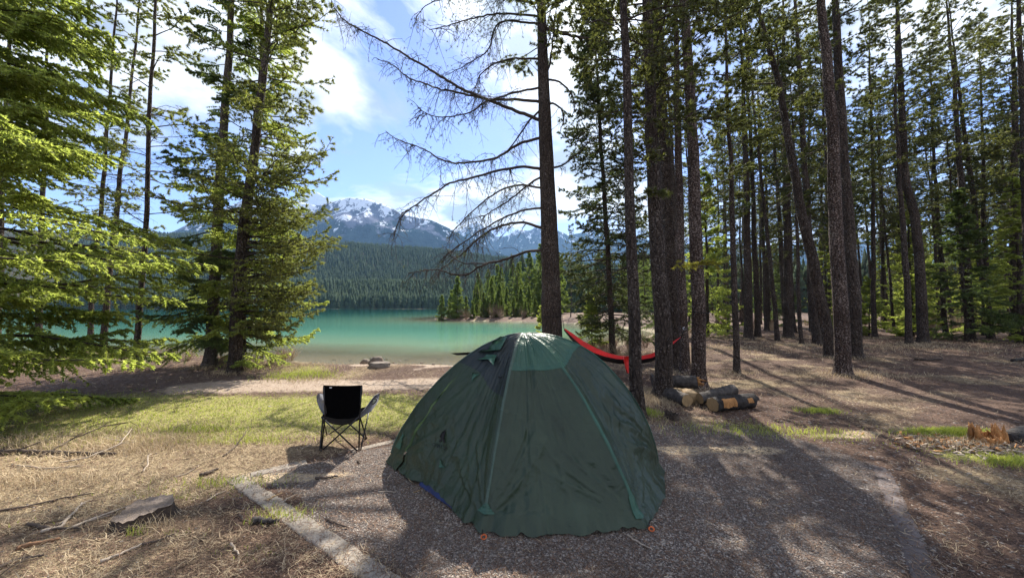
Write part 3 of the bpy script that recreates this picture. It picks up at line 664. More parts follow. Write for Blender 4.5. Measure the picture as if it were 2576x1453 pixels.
# the bough of yellow-green needles that reaches across in front of it
tree('pine_tree', 'thin straight pine standing alone right of the hammock', 'pine tree', [(1853, 937), (1843, 600), (1838, 350), (1822, 0)], 17, H=12, seed=6,
     crowns=[hi(4.2, 12, 34, [.8, 1.2, .3])], dead=[lowd(1.6, 6, 26, .5, .9)], group=PT)
tree('pine_tree', 'strongly leaning dark pine whose foot touches the thick double trunks', 'pine tree', [(2092, 900), (2050, 700), (2018, 550), (1985, 380), (1955, 230), (1893, 0)], 32, H=15, seed=8,
     crowns=[hi(6.8, 15, 34, [1.1, 1.7, .3])], dead=[lowd(2, 9, 44, .6, 1.2)], group=PT)
tree('pine_tree', 'thickest flecked pine with an orange scar near its foot', 'pine tree', [(2120, 942), (2112, 700), (2098, 450), (2082, 200), (2070, 0)], 42, H=17, seed=9,
     crowns=[hi(9, 17, 40, [1.4, 2.0, .3])], dead=[lowd(2.5, 8, 26, .5, .9)], barkm='bark_fleck', group=PT)
tree('pine_tree', 'thick plain dark pine touching the back of the flecked one with the scar', 'pine tree', [(2152, 893), (2134, 600), (2118, 350), (2100, 0)], 38, Y=10.8, H=18, seed=10,
     crowns=[hi(9, 18, 40, [1.4, 2.1, .3])], dead=[lowd(3, 9, 24, .5, 1.0)], group=PT)
tree('pine_tree', 'straight dark pine just left of the foot of the leaning pine', 'pine tree', [(2056, 868), (2036, 600), (2020, 300), (2003, 0)], 24, H=18, seed=11,
     crowns=[hi(7, 18, 36, [1.3, 1.9, .3])], dead=[lowd(2, 8, 30, .7, 1.2)], group=PT)
tree('pine_tree', 'very thin pine pole left of the leaning pine', 'pine tree', [(2017, 868), (2008, 600), (1998, 350), (1985, 100)], 11, H=12, seed=12,
     crowns=[hi(5, 12, 30, [.7, 1.1, .3])], dead=[lowd(1.5, 6, 26, .5, .8)], group=PT)
tree('pine_tree', 'medium dark pine in the middle of the right hand wood with bushy lower limbs', 'pine tree', [(1983, 850), (1977, 550), (1972, 300), (1966, 0)], 27, H=19, seed=13,
     crowns=[hi(3.5, 19, 46, [1.3, 2.0, .3])], dead=[lowd(2, 7, 20, .8, 1.2)], group=PT)
tree('pine_tree', 'medium pine between the lone thin pine and the very thin pole', 'pine tree', [(1883, 852), (1880, 500), (1874, 250), (1866, 0)], 24, H=18, seed=14,
     crowns=[hi(4.5, 18, 44, [1.2, 1.8, .3])], dead=[lowd(2, 7, 20, .8, 1.2)], group=PT)
tree('pine_tree', 'slim pine right of the thick double trunks', 'pine tree', [(2201, 850), (2196, 500), (2190, 250), (2184, 0)], 15, H=17, seed=16,
     crowns=[hi(5, 17, 38, [1.2, 1.8, .3])], dead=[lowd(1.5, 7, 30, .8, 1.3)], group=PT)
tree('pine_tree', 'slim pine touching the left side of the kinked pine', 'pine tree', [(2287, 866), (2277, 600), (2266, 300), (2262, 0)], 19, H=16, seed=18,
     crowns=[hi(7, 16, 40, [1.2, 1.6, .3])], dead=[lowd(2, 8, 30, .7, 1.2)], group=PT)
tree('pine_tree', 'thick pine with a kink half way up its trunk', 'pine tree', [(2323, 862), (2312, 640), (2300, 530), (2276, 455), (2268, 250), (2256, 0)], 33, H=18, seed=19,
     crowns=[hi(4.5, 6.5, 5, [1.4, 1.4, 1.2], az=(0, .6)), hi(7.5, 18, 44, [1.4, 1.9, .3])], dead=[lowd(2, 8, 30, .8, 1.5)], group=PT, wob=0)
tree('pine_tree', 'tall pine behind the small dark spruce with an open view of sky beside it', 'pine tree', [(2441, 856), (2425, 560), (2408, 300), (2375, 0)], 27, H=18, seed=20,
     crowns=[hi(8, 18, 36, [1.6, 2.1, .3])], dead=[lowd(2, 9, 34, .8, 1.6)], group=PT)
tree('pine_tree', 'stout reddish pine at the right edge of the photo', 'pine tree', [(2557, 852), (2548, 500), (2543, 0)], 34, H=18, seed=22,
     crowns=[hi(6, 18, 44, [1.5, 2.2, .3])], dead=[lowd(2, 7, 24, .8, 1.5)], group=PT)
tree('pine_tree', 'dark pine cut by the right edge of the photo in front of the stout one', 'pine tree', [(2595, 868), (2580, 400), (2562, 0)], 36, H=18, seed=23,
     crowns=[hi(6, 18, 40, [1.5, 2.2, .3])], dead=[lowd(2, 7, 24, .8, 1.5)], group=PT)
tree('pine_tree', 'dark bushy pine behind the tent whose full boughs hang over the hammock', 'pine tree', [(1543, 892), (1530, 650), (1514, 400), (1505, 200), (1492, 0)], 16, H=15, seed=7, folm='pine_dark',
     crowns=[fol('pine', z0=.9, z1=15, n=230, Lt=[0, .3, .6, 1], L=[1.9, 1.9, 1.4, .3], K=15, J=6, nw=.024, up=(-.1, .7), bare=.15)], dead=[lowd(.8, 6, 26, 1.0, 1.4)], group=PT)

# the central tree with bare hooked limbs
px1 = [(1391, 925), (1386, 700), (1378, 500), (1371, 300), (1364, 100), (1361, 0)]
Y1 = Gz(1391, 925)[1]
rg = np.random.default_rng(55)
path1 = trunk_path(px1, Y1, 15, wob=0)
T1 = thing('pine_tree', 'central pine with long bare hooked limbs reaching left over the lake', 'pine tree', path1[0], PT)
mb, _, _ = trunk_mesh(path1, 47 / F * Y1 * .5 * 1.1, rg, 18); mb.build('trunk', M['bark'], T1, smooth=True)
LB = [
 [(1370, 306), (1352, 300), (1292, 277), (1221, 248), (1168, 227), (1114, 195), (1043, 152), (973, 110), (902, 73), (862, 50), (838, 14), (826, -20)],
 [(1370, 258), (1348, 255), (1292, 250), (1238, 252), (1150, 232), (1097, 222), (1026, 195), (985, 160), (950, 150)],
 [(1369, 218), (1347, 222), (1292, 232), (1249, 248), (1214, 259), (1185, 284), (1132, 294), (1079, 294), (1050, 270)],
 [(1368, 150), (1347, 149), (1292, 145), (1249, 156), (1214, 181), (1203, 199), (1190, 240)],
 [(1366, 62), (1348, 60), (1277, 50), (1246, 62), (1232, 124), (1196, 152), (1150, 174), (1120, 190)],
 [(1366, 45), (1345, 39), (1256, 34), (1185, 46), (1121, 67), (1080, 75)],
 [(1364, 10), (1300, 0), (1200, -20), (1100, 0), (1060, 20), (1045, 50)],
 [(1372, 345), (1354, 349), (1309, 358), (1274, 383), (1238, 401), (1150, 413), (1107, 401), (1072, 376), (1000, 352), (970, 330)],
 [(1376, 430), (1355, 425), (1316, 417), (1256, 429), (1203, 443), (1132, 461), (1072, 496), (1040, 520), (1003, 547), (990, 600)],
 [(1370, 270), (1352, 280), (1320, 319), (1285, 372), (1256, 394), (1235, 400)],
 [(1376, 476), (1355, 472), (1309, 463), (1256, 479), (1214, 507), (1180, 540), (1150, 570), (1128, 600)],
 [(1376, 440), (1341, 453), (1286, 500), (1253, 522), (1215, 545), (1180, 550)],
 [(1378, 524), (1357, 524), (1327, 525), (1272, 544), (1231, 566), (1159, 613), (1121, 643), (1105, 660)],
 [(1380, 580), (1357, 572), (1327, 559), (1300, 559), (1253, 569), (1203, 599), (1162, 638), (1121, 668), (1099, 690)],
 [(1382, 632), (1357, 630), (1335, 630), (1272, 652), (1223, 663), (1203, 668), (1187, 690), (1162, 694), (1126, 685), (1099, 676), (1060, 682), (1027, 687)],
 [(1223, 663), (1200, 663), (1159, 663), (1130, 640), (1120, 620)],
 [(1368, 70), (1380, 73), (1433, 89), (1504, 104), (1560, 112)],
 [(1372, 202), (1382, 199), (1405, 202), (1433, 227), (1448, 262), (1440, 290)],
 [(1372, 262), (1390, 258), (1412, 270), (1420, 300), (1410, 330)],
 [(1376, 190), (1385, 150), (1392, 90), (1398, 30), (1402, -20)],
 [(1380, 420), (1400, 425), (1440, 400), (1480, 360), (1500, 340)],
]
bw = MB(); bn = MB()
for i, br in enumerate(LB):
    n_ = len(br); dep = rg.uniform(-1.1, 1.3) if i != 15 else 0.35
    if i == 14: dep = 0.6
    tot = abs(br[-1][0] - br[0][0]) / 300
    Q = np.array([at(x, y, Y1 + dep * tot * (j / (n_ - 1)) ** 1.3 + (0.35 if i == 15 else 0)) for j, (x, y) in enumerate(br)])
    # resample smoothly
    s = np.concatenate([[0], np.cumsum(np.linalg.norm(np.diff(Q, axis=0), axis=1))]); Lb = s[-1]
    u = np.linspace(0, Lb, max(12, int(Lb / .12)))
    Pq = np.stack([np.interp(u, s, Q[:, k]) for k in range(3)], 1)
    for _ in range(2): Pq[1:-1] = (Pq[:-2] + 2 * Pq[1:-1] + Pq[2:]) / 4
    Pq[1:-1] += rg.normal(0, .008, Pq[1:-1].shape)
    big = 0.046 if i in (0, 16) else (0.038 if i in (14, 7, 1, 13, 8) else .028)
    if i == 15: big = .016
    rr = big * (1 - .82 * u / Lb) + .0035
    tube_capped(bw, Pq, rr, 7)
    # hooked hanging twigs
    kk = int(Lb * (15 if i < 16 else 8)); s_ = rg.uniform(.15, 1, kk)
    A, T = interp_path(Pq[None], np.clip(s_[None], 0, .999)); A = A[0]; T = T[0]
    D = norm(T * rg.uniform(-.1, .9, (kk, 1)) + rg.normal(0, .55, (kk, 3)) + np.array([0, 0, -.25]))
    l_ = rg.uniform(.12, .75, kk) ** 1.15 * (1.0 if i < 16 else .7)
    q = np.linspace(0, 1, 8)[None, :, None]
    C = norm(rg.normal(size=(kk, 3)) * [1, 1, .4])
    TW = A[:, None] + l_[:, None, None] * (D[:, None] * q + np.array([0, 0, -1.0]) * (rg.uniform(.0, 1.0, (kk, 1, 1)) * q ** 2) + C[:, None] * (.38 * q ** 2.3)) + np.cumsum(rg.normal(0, .006, (kk, 8, 3)), 1)
    V, Fq = tubes(TW, np.linspace(1, .35, 8)[None] * rg.uniform(.006, .0115, (kk, 1)), 3); bw.add(V, Fq)
    TW2, l2 = side_twigs(TW, l_, 4, .2, .4, .08, .5, rg, 5, 1.0, .4, .4)
    V, Fq = tubes(TW2, np.linspace(1, .5, 5)[None] * .0046 * np.ones((len(TW2), 1)), 3); bw.add(V, Fq)
    # needle tufts: few, more in the upper limbs and on three of the lower ones
    live = {0: .06, 1: .10, 2: .35, 3: .15, 4: .5, 5: .7, 6: .7, 7: .25, 8: .10, 9: .2, 10: .3, 11: .35, 12: .15}.get(i, .02)
    E = TW2[:, -1]; DE = norm(TW2[:, -1] - TW2[:, -2]); k2 = (rg.uniform(0, 1, len(E)) < live) 
    if k2.sum():
        V, F3 = needles(E[k2], DE[k2], 16, .075, 1.1, .0075, rg); bn.add(V, F3)
bw.build('bare_limbs', M['branch'], T1)
bn.build('crown', M['pine_dark'], T1)
up_, un = crown(path1, hi(8.2, 15, 40, [1.6, 2.2, .3]), rg, None)
up_.build('top_branches', M['branch'], T1)
un.build('top_crown', M['pine'], T1)

# ---- group on the left ----
LT = 'trees between the lawn and the lake on the left'
spr = lambda z0, z1, n, L, **k: fol('spruce', z0=z0, z1=z1, n=n, Lt=[0, .3, .7, 1], L=L, **k)
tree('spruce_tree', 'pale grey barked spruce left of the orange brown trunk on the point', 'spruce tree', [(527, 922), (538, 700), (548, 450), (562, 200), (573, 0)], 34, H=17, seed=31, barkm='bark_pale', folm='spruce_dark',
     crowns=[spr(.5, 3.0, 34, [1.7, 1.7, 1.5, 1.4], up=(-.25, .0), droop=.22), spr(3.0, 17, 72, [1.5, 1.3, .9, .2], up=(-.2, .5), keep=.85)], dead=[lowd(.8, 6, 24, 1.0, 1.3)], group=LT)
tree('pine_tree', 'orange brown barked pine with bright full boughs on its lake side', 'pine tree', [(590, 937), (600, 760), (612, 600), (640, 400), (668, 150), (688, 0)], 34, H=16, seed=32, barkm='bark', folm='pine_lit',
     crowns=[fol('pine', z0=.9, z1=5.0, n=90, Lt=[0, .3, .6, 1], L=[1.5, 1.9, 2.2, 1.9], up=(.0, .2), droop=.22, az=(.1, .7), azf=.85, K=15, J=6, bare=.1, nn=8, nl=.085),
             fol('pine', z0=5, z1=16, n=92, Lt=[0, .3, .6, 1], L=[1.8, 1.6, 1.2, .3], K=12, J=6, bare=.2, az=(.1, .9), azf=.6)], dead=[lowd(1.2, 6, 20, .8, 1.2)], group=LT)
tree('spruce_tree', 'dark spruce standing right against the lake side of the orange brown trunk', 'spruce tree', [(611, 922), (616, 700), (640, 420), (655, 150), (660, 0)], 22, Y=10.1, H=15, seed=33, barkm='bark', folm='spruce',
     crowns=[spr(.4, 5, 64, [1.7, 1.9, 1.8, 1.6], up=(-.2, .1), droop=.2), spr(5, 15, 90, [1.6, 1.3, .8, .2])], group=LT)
tree('pine_tree', 'slim dark pine at the shaded edge of the lawn left of the spruce', 'pine tree', [(342, 927), (366, 700), (380, 450), (392, 200), (402, 0)], 19, H=15, seed=34, folm='pine_lit',
     crowns=[hi(3.2, 15, 30, [1.2, 1.6, .3])], dead=[lowd(1.6, 7, 34, 1.0, 1.4)], group=LT)
tree('pine_tree', 'slim leaning pine nearest the far left spruce boughs', 'pine tree', [(225, 885), (236, 700), (262, 420), (277, 200), (291, 0)], 17, Y=12.5, H=16, seed=35, folm='pine_lit',
     crowns=[hi(3.4, 16, 32, [1.2, 1.6, .3])], dead=[lowd(1.6, 8, 30, .9, 1.3)], group=LT)
tree('pine_tree', 'slim leaning pine in the middle of the three slim ones on the left', 'pine tree', [(262, 880), (275, 680), (308, 400), (330, 200), (348, 0)], 19, Y=13, H=16, seed=36, folm='pine_lit',
     crowns=[hi(4.2, 16, 30, [1.2, 1.6, .3])], dead=[lowd(1.6, 8, 30, .9, 1.3)], group=LT)
tree('pine_tree', 'dark trunk glimpsed through the spruce boughs at the far left edge', 'pine tree', [(-10, 900), (12, 260), (30, 0)], 24, Y=11.5, H=16, seed=37, folm='pine_lit',
     crowns=[hi(3, 16, 30, [1.3, 1.8, .3])], dead=[lowd(2, 8, 20, .9, 1.3)], group=LT)
tree('pine_tree', 'second dark trunk behind the big sunny spruce boughs', 'pine tree', [(95, 900), (112, 260), (118, 0)], 20, Y=12.5, H=16, seed=38, folm='pine_lit',
     crowns=[hi(3, 16, 30, [1.3, 1.8, .3])], dead=[lowd(2, 8, 20, .9, 1.3)], group=LT)
# big sunny spruce at the left edge: trunk outside the frame, boughs reach in
rg = np.random.default_rng(77)
bx_, by_ = -8.0, 4.7
pathS = np.array([[bx_, by_, gz(bx_, by_)], [bx_, by_, 12.0]])
pathS = np.stack([np.full(21, bx_), np.full(21, by_), np.linspace(gz(bx_, by_), 12, 21)], 1)
tree('spruce_tree', 'big sunlit yellow green spruce with low boughs reaching over the lawn edge', 'spruce tree', None, .16, H=12, seed=40, path=pathS, barkm='bark_pale', folm='spruce',
     crowns=[fol('spruce', z0=.35, z1=7.0, n=122, Lt=[0, .1, .35, .65, 1], L=[2.2, 2.7, 3.0, 2.2, 1.3], up=(-.05, .15), droop=.13, tip=.05, K=34, J=12, nn=8, nl=.055, nw=.024, lf=.26, l0=.15, tdroop=.35, az=(.1, .75), azf=.75),
             fol('spruce', z0=6, z1=12, n=40, Lt=[0, 1], L=[2.4, .3], K=18, J=9)])

# yellow green bough of the thick pine left of the log pile, reaching right
T2_, p2_ = TREES['pine_tree2']; rg = np.random.default_rng(9)
b0 = at(1690, 655, p2_[0][1]); bp_ = np.array([b0 + [-.1, .02, .05], b0, at(1715, 668, p2_[0][1] - .15), at(1745, 664, p2_[0][1] - .3), at(1775, 660, p2_[0][1] - .35), at(1800, 668, p2_[0][1] - .35)])
mbb = MB(); tube_capped(mbb, bp_, np.array([.016, .014, .011, .009, .006, .004]), 6)
TWb, lb_ = side_twigs(np.array([bp_]), np.array([.9]), 26, .25, .15, .13, .05, rg, 4, .9, .35); V, Fq_ = tubes(TWb, np.linspace(1, .4, 4)[None] * .003 * np.ones((len(TWb), 1)), 3); mbb.add(V, Fq_)
wb_ = mbb.build('yellow_bough', M['branch'], T2_)
s_ = np.tile(np.linspace(.15, 1, 7), (len(TWb), 1)); A_, D_ = interp_path(TWb, np.clip(s_, 0, .999)); V, F3_ = needles(A_.reshape(-1, 3), D_.reshape(-1, 3), 14, .05, .9, .007, rg)
mbb = MB(); mbb.add(V, F3_); mbb.build('needles', M['larch'], wb_, origin=tuple(T2_.location))
# ---------------- trees further off: built once, copied ----------------
def proto(kind, H, seed, **k):
    rg = np.random.default_rng(seed); path = np.stack([np.cumsum(rg.normal(0, .02, 24)), np.cumsum(rg.normal(0, .02, 24)), np.linspace(0, H, 24)], 1); path[0, :2] = 0
    parts = []
    mb, _, _ = trunk_mesh(path, k.get('r', .1), rg, 8); parts.append(('trunk', mb.mesh('trunk', smooth=True), M[k.get('bark', 'bark')]))
    wd_, nd = crown(path, k['crown'], rg, None)
    parts.append(('crown', nd.mesh('crown'), M[k['fol']])); mb = wd_
    if k.get('dead'):
        dead_twigs(path, k['dead'][0], k['dead'][1], k['dead'][2], k['dead'][3], rg, mb, k=3, twigs=5, r=.008)
    parts.append(('branches', mb.mesh('branches'), M['branch']))
    return parts, H
def place(pr, name, label, cat, x, y, s=1.0, rz=0.0, group=None, lean=0.0, z=None):
    T = thing(name, label, cat, (x, y, (gz(x, y) if z is None else z) - 0.02), group)
    T.scale = (s, s, s); T.rotation_euler = (rng.normal(0, lean), rng.normal(0, lean), rz)
    for nm, me_, mt in pr[0]:
        if not me_.materials: me_.materials.append(mt)
        o_ = bpy.data.objects.new(nm, me_); sc.collection.objects.link(o_); o_.parent = T
    return T
big = dict(nn=6, nl=.15, nw=.036)
PP = [proto('pine', 17, 301, r=.12, fol='pine', dead=(1.2, 9, 60, (1.1, 1.4)), crown=fol('pine', z0=5.5, z1=17, n=48, Lt=[0, .3, .7, 1], L=[1.2, 1.9, 1.6, .3], **{**big, 'K': 9, 'J': 5})),
      proto('pine', 16, 302, r=.09, fol='pine_dark', dead=(1.2, 9, 60, (1.0, 1.3)), crown=fol('pine', z0=6, z1=16, n=42, Lt=[0, .3, .7, 1], L=[1.0, 1.7, 1.3, .3], **{**big, 'K': 9, 'J': 5})),
      proto('pine', 18, 303, r=.13, fol='pine', dead=(2, 11, 60, (1.2, 1.4)), crown=fol('pine', z0=8.5, z1=18, n=46, Lt=[0, .3, .7, 1], L=[1.3, 2.0, 1.6, .3], **{**big, 'K': 9, 'J': 5})),
      proto('pine', 14, 304, r=.07, fol='pine_dark', dead=(1, 8, 60, (.8, 1.1)), crown=fol('pine', z0=4.5, z1=14, n=44, Lt=[0, .3, .7, 1], L=[.9, 1.5, 1.2, .3], **{**big, 'K': 8, 'J': 5}))]
sbig = dict(nn=6, nl=.11, nw=.03, K=14, J=6)
SS = [proto('spruce', 9, 311, r=.10, fol='spruce', crown=fol('spruce', z0=.3, z1=9, n=110, Lt=[0, .2, 1], L=[1.7, 1.8, .15], up=(-.15, .6), **sbig)),
      proto('spruce', 7, 312, r=.08, fol='spruce_dark', crown=fol('spruce', z0=.25, z1=7, n=100, Lt=[0, .2, 1], L=[1.6, 1.7, .12], up=(-.1, .6), **sbig)),
      proto('spruce', 4, 313, r=.05, fol='spruce', crown=fol('spruce', z0=.15, z1=4, n=70, Lt=[0, .2, 1], L=[1.0, 1.05, .1], up=(0, .6), **sbig))]
isl = dict(nn=5, nl=.30, nw=.085, K=9, J=4)
II = [proto('spruce', 8, 321, r=.12, fol='island', crown=fol('spruce', z0=.2, z1=8, n=110, Lt=[0, .15, 1], L=[1.7, 1.9, .1], up=(-.1, .5), **isl)),
      proto('spruce', 10, 322, r=.12, fol='island', crown=fol('spruce', z0=.4, z1=10, n=110, Lt=[0, .2, 1], L=[1.3, 1.6, .1], up=(-.1, .5), **isl)),
      proto('pine', 16, 323, r=.15, fol='island', crown=fol('spruce', z0=1.5, z1=16, n=130, Lt=[0, .2, .7, 1], L=[1.6, 2.1, 1.6, .2], up=(-.1, .5), **isl))]
def lake_d(x, y): return float(sdf(np.array([x]), np.array([y]), lake)[0])

BRS = []
# young dark spruce in the right hand wood, a sunny one behind it, two more
def G2(x, y): p = Gz(x, y); return p[0], p[1]
x, y = G2(2410, 858); place(SS[1], 'spruce_tree', 'young dark spruce with drooping boughs in the right hand wood', 'spruce tree', x, y - .3, .98, 1.0)
x, y = G2(2470, 846); place(SS[0], 'spruce_tree', 'taller sunny green spruce behind the young dark spruce', 'spruce tree', x, y + 3, .95, 2.0)
x, y = G2(2290, 845); place(SS[0], 'spruce_tree', 'light green spruce behind the kinked pine', 'spruce tree', x, y + 5, .75, 4.0)
x, y = G2(1820, 850); place(SS[0], 'spruce_tree', 'dark green bushy spruce behind the thin lone pine', 'spruce tree', x, y + 1.5, 1.0, 5.0)
x, y = G2(1740, 850); place(SS[1], 'spruce_tree', 'spruce filling the gap behind the three flecked pines by the hammock', 'spruce tree', x, y + 3, 1.1, 3.0)
x, y = G2(1450, 872); place(SS[2], 'spruce_tree', 'small sunny spruce bush at the water right of the central pine', 'spruce tree', x - .5, 14.6, .62, 3.0)
x, y = G2(1345, 880); place(SS[2], 'spruce_tree', 'small sunny spruce bush just left of the foot of the central pine', 'spruce tree', G(1350, 880)[0], 11.3, .42, 1.0)
# background pines
cnt = 0; rg = np.random.default_rng(4); used = []
while cnt < 120:
    Y = rg.uniform(13.5, 19) if cnt < 10 else (rg.uniform(17, 34) if cnt < 84 else rg.uniform(32, 62))
    px = rg.uniform(1420 if Y > 30 else 1700, 2860); X = (px - 1288) / F * Y
    if lake_d(X, Y) < (1.2 if Y < 30 else 2) or any((X - a) ** 2 + (Y - b) ** 2 < 1.6 for a, b in used): continue
    used.append((X, Y)); k = int(rg.integers(0, 4)); near = Y < 34
    if not near and rg.uniform() < .18:
        place(SS[int(rg.integers(0, 2))], 'spruce_tree', 'small spruce among the crowded far trunks of the right hand wood', 'spruce tree', X, Y, rg.uniform(.8, 1.2), rg.uniform(0, 6), 'small spruces deep in the right hand wood', .01)
    elif near and rg.uniform() < .12:
        place(SS[int(rg.integers(0, 3))], 'spruce_tree', 'low spruce of the undergrowth between the trunks of the right hand wood', 'spruce tree', X, Y, rg.uniform(.6, 1.0), rg.uniform(0, 6), 'low spruces between the right hand trunks', .01)
    else:
        place(PP[k], 'pine_tree', 'slim pine in the crowded wood behind the campsite' if near else 'far slim pine deep in the right hand wood', 'pine tree', X, Y, rg.uniform(.85, 1.12), rg.uniform(0, 6),
              'slim pines in the middle distance of the wood' if near else 'far pines deep in the wood', .025)
    cnt += 1
# tip of land with its spruces, seen over the water
for i in range(22):
    X = rng.uniform(-11.5, 6); Y = rng.uniform(56, 62)
    if lake_d(X, Y) > .3: BRS.append((X, Y, i % 3, rng.uniform(1.2, 1.9)))
cnt = 0
for (px, py, Y, k) in [(1112, 742, 57.5, 0), (1150, 696, 58, 0), (1135, 730, 60, 0), (1172, 745, 59, 0), (1200, 718, 60, 1), (1217, 735, 58, 0), (1236, 700, 60, 1), (1256, 712, 58.5, 0), (1292, 745, 58, 0), (1310, 725, 60, 0), (1330, 718, 61, 1), (1346, 745, 58, 0), (1190, 760, 57, 0), (1227, 750, 57.5, 0), (1247, 748, 57.5, 0), (1275, 722, 61, 1), (1301, 765, 57.5, 0), (1362, 730, 59, 1), (1380, 722, 59, 0), (1322, 755, 57.5, 0)]:
    X = (px - 1288) / F * Y; z = gz(X, Y); top = at(px, py, Y)[2]
    place(II[k], 'spruce_tree', ['small spruce at the very tip of the point', 'large dark cone shaped spruce on the tip of the point'][min(cnt, 1)] if cnt < 2 else 'spruce on the low point of land across the water', 'spruce tree', X, Y, (top - z) / II[k][1], cnt, 'spruces on the point' if cnt > 1 else None, z=z); cnt += 1
for i in range(50):
    px = rg.uniform(1180, 1420) if i < 26 else rg.uniform(1400, 2700); Y = rg.uniform(66, 92) if i < 26 else rg.uniform(62, 100)
    X = (px - 1288) / F * Y
    if lake_d(X, Y) < 1: continue
    py = np.interp(px, [1180, 1240, 1290, 1345, 1400, 2700], [700, 662, 650, 612, 600, 600]) + rg.uniform(0, 60)
    z = gz(X, Y); top = at(px, py, Y)[2]; k = 2 if i % 3 else 1
    place(II[k], 'spruce_tree', 'tall conifer of the wood behind the point' if i < 26 else 'distant conifer at the back of the right hand wood', 'conifer', X, Y, max(.5, (top - z) / II[k][1]), rg.uniform(0, 6),
          'tall conifers behind the point' if i < 26 else 'distant conifers at the back of the wood', z=z)
# the wood goes on behind them as one mass
xs_, ys_ = wood_pts(100, 380, .03, -0.02, 1.6); dd_ = sdf(xs_, ys_, lake); ok = dd_ > 3; xs_, ys_ = xs_[ok], ys_[ok]
tag(link('distant_wood', wood(np.stack([xs_, ys_, ground_z(xs_, ys_) - .2], 1), 15 * rng.uniform(.6, 1.3, len(xs_)), 'distant_wood'), M['farwood']), 'dark mass of conifers far behind the right hand wood', 'forest', kind='stuff')

# ---------------- leafless brush ----------------
M['brush'] = simple('reddish leafless twigs', (0.26, 0.17, 0.12), .9, noise_s=5, var=.35)
M['brush_tan'] = simple('tan leafless twigs', (0.42, 0.33, 0.22), .9, noise_s=5, var=.35)
def brush_mesh(h, n_, seed):
    rg = np.random.default_rng(seed); az = rg.uniform(0, 6.28, n_); q = np.linspace(0, 1, 6)
    r0 = rg.uniform(0, .12, n_); out_ = rg.uniform(.1, .6, n_) * h; L = h * rg.uniform(.5, 1.1, n_)
    P = np.stack([(r0[:, None] + out_[:, None] * q ** 1.3) * np.cos(az)[:, None], (r0[:, None] + out_[:, None] * q ** 1.3) * np.sin(az)[:, None], L[:, None] * q[None]], -1)
    P[:, 1:] += np.cumsum(rg.normal(0, .02, (n_, 5, 3)), 1)
    mb = MB(); V, Fq = tubes(P, np.linspace(1, .4, 6)[None] * .006 * np.ones((n_, 1)), 3); mb.add(V, Fq)
    TW, _ = side_twigs(P, L, 8, .25, .35, .06, -.1, rg, 4, .6, .4, .15); V, Fq = tubes(TW, np.linspace(1, .5, 4)[None] * .0035 * np.ones((len(TW), 1)), 3); mb.add(V, Fq)
    return mb.mesh('shrub')
BR = [brush_mesh(.95, 44, 5), brush_mesh(.7, 50, 6), brush_mesh(1.2, 40, 7)]
for b_, m_ in zip(BR, ('brush', 'brush_tan', 'brush')): b_.materials.append(M[m_])
def shrub(x, y, k, s, label, group):
    o_ = bpy.data.objects.new('leafless_shrub', BR[k]); sc.collection.objects.link(o_); o_.location = (x, y, gz(x, y) - .02); o_.scale = (s, s, s); o_.rotation_euler = (0, 0, rng.uniform(0, 6))
    tag(o_, label, 'shrub', group)
for X, Y, k_, s_q in BRS: shrub(X, Y, k_, s_q, 'leafless brush on the bank of the low point across the water', 'leafless brush on the point')
for i in range(26):
    px = rg.uniform(1425, 1690); Y = rg.uniform(12.2, 18)
    X = (px - 1288) / F * Y
    if lake_d(X, Y) > .1: shrub(X, Y, i % 3, rg.uniform(.5, .85), 'leafless reddish shrub on the lake bank behind the hammock', 'leafless shrubs on the bank behind the hammock')
for i in range(40):
    px = rg.uniform(1700, 2650); Y = rg.uniform(20, 34); X = (px - 1288) / F * Y
    shrub(X, Y, i % 3, rg.uniform(.8, 1.4), 'leafless shrub on the far floor of the right hand wood', 'leafless shrubs at the back of the wood floor')
for i, (px, py) in enumerate([(735, 905), (715, 912), (690, 915), (655, 912), (480, 905), (440, 900), (400, 900), (560, 915)]):
    p = Gz(px, py); shrub(p[0], p[1] - .1, 1 if i % 2 == 0 else 0, [.8, .6, .45, .4, .6, .5, .5, .4][i], 'leafless tan shrub at the foot of the trees on the left bank', 'leafless shrubs under the left trees')

# ---------------- kerb strips of the pad ----------------
M['kerb'] = simple('pale weathered concrete', (0.27, 0.235, 0.195), .9, noise_s=7, var=.3, bump=.5, bump_s=60)
M['kerb_dirty'] = simple('muddy concrete', (0.12, 0.10, 0.095), .9, noise_s=5, var=.5, bump=.5, bump_s=60)
def kerb(a, b, wid, label, m_, hgt=.02, seed=0):
    rg = np.random.default_rng(seed); a = a[:2]; b = b[:2]; L = np.linalg.norm(b - a); n_ = int(L / .04); d = (b - a) / L; s = np.array([-d[1], d[0]])
    t = np.linspace(0, L, n_); w0 = wid / 2 + np.cumsum(rg.normal(0, .0012, n_)) + rg.normal(0, .0035, n_); w1 = wid / 2 + rg.normal(0, .004, n_)
    C = a + d * t[:, None]; zt = np.array([gz(*c) for c in C]) + hgt
    rows = [np.column_stack([C + s * (w0[:, None] + .004), zt - .06]), np.column_stack([C + s * w0[:, None], zt - .004]), np.column_stack([C + s * (w0[:, None] - .01), zt]),
            np.column_stack([C - s * (w1[:, None] - .01), zt]), np.column_stack([C - s * w1[:, None], zt - .004]), np.column_stack([C - s * (w1[:, None] + .004), zt - .06])]
    V = np.stack(rows, 1); V[:, 2:4, 2] += rg.normal(0, .002, (n_, 2)); idx = np.arange(V.shape[0] * 6).reshape(-1, 6)
    Fq = np.stack([idx[:-1, :-1], idx[:-1, 1:], idx[1:, 1:], idx[1:, :-1]], -1).reshape(-1, 4)
    mb = MB(); mb.add(V.reshape(-1, 3), Fq); o_ = mb.build('kerb_strip', M[m_]); tag(o_, label, 'kerb strip')
kerb(kL0, kerbL[1], .15, 'pale concrete strip edging the gravel pad beside the dry grass', 'kerb', .010, 1)
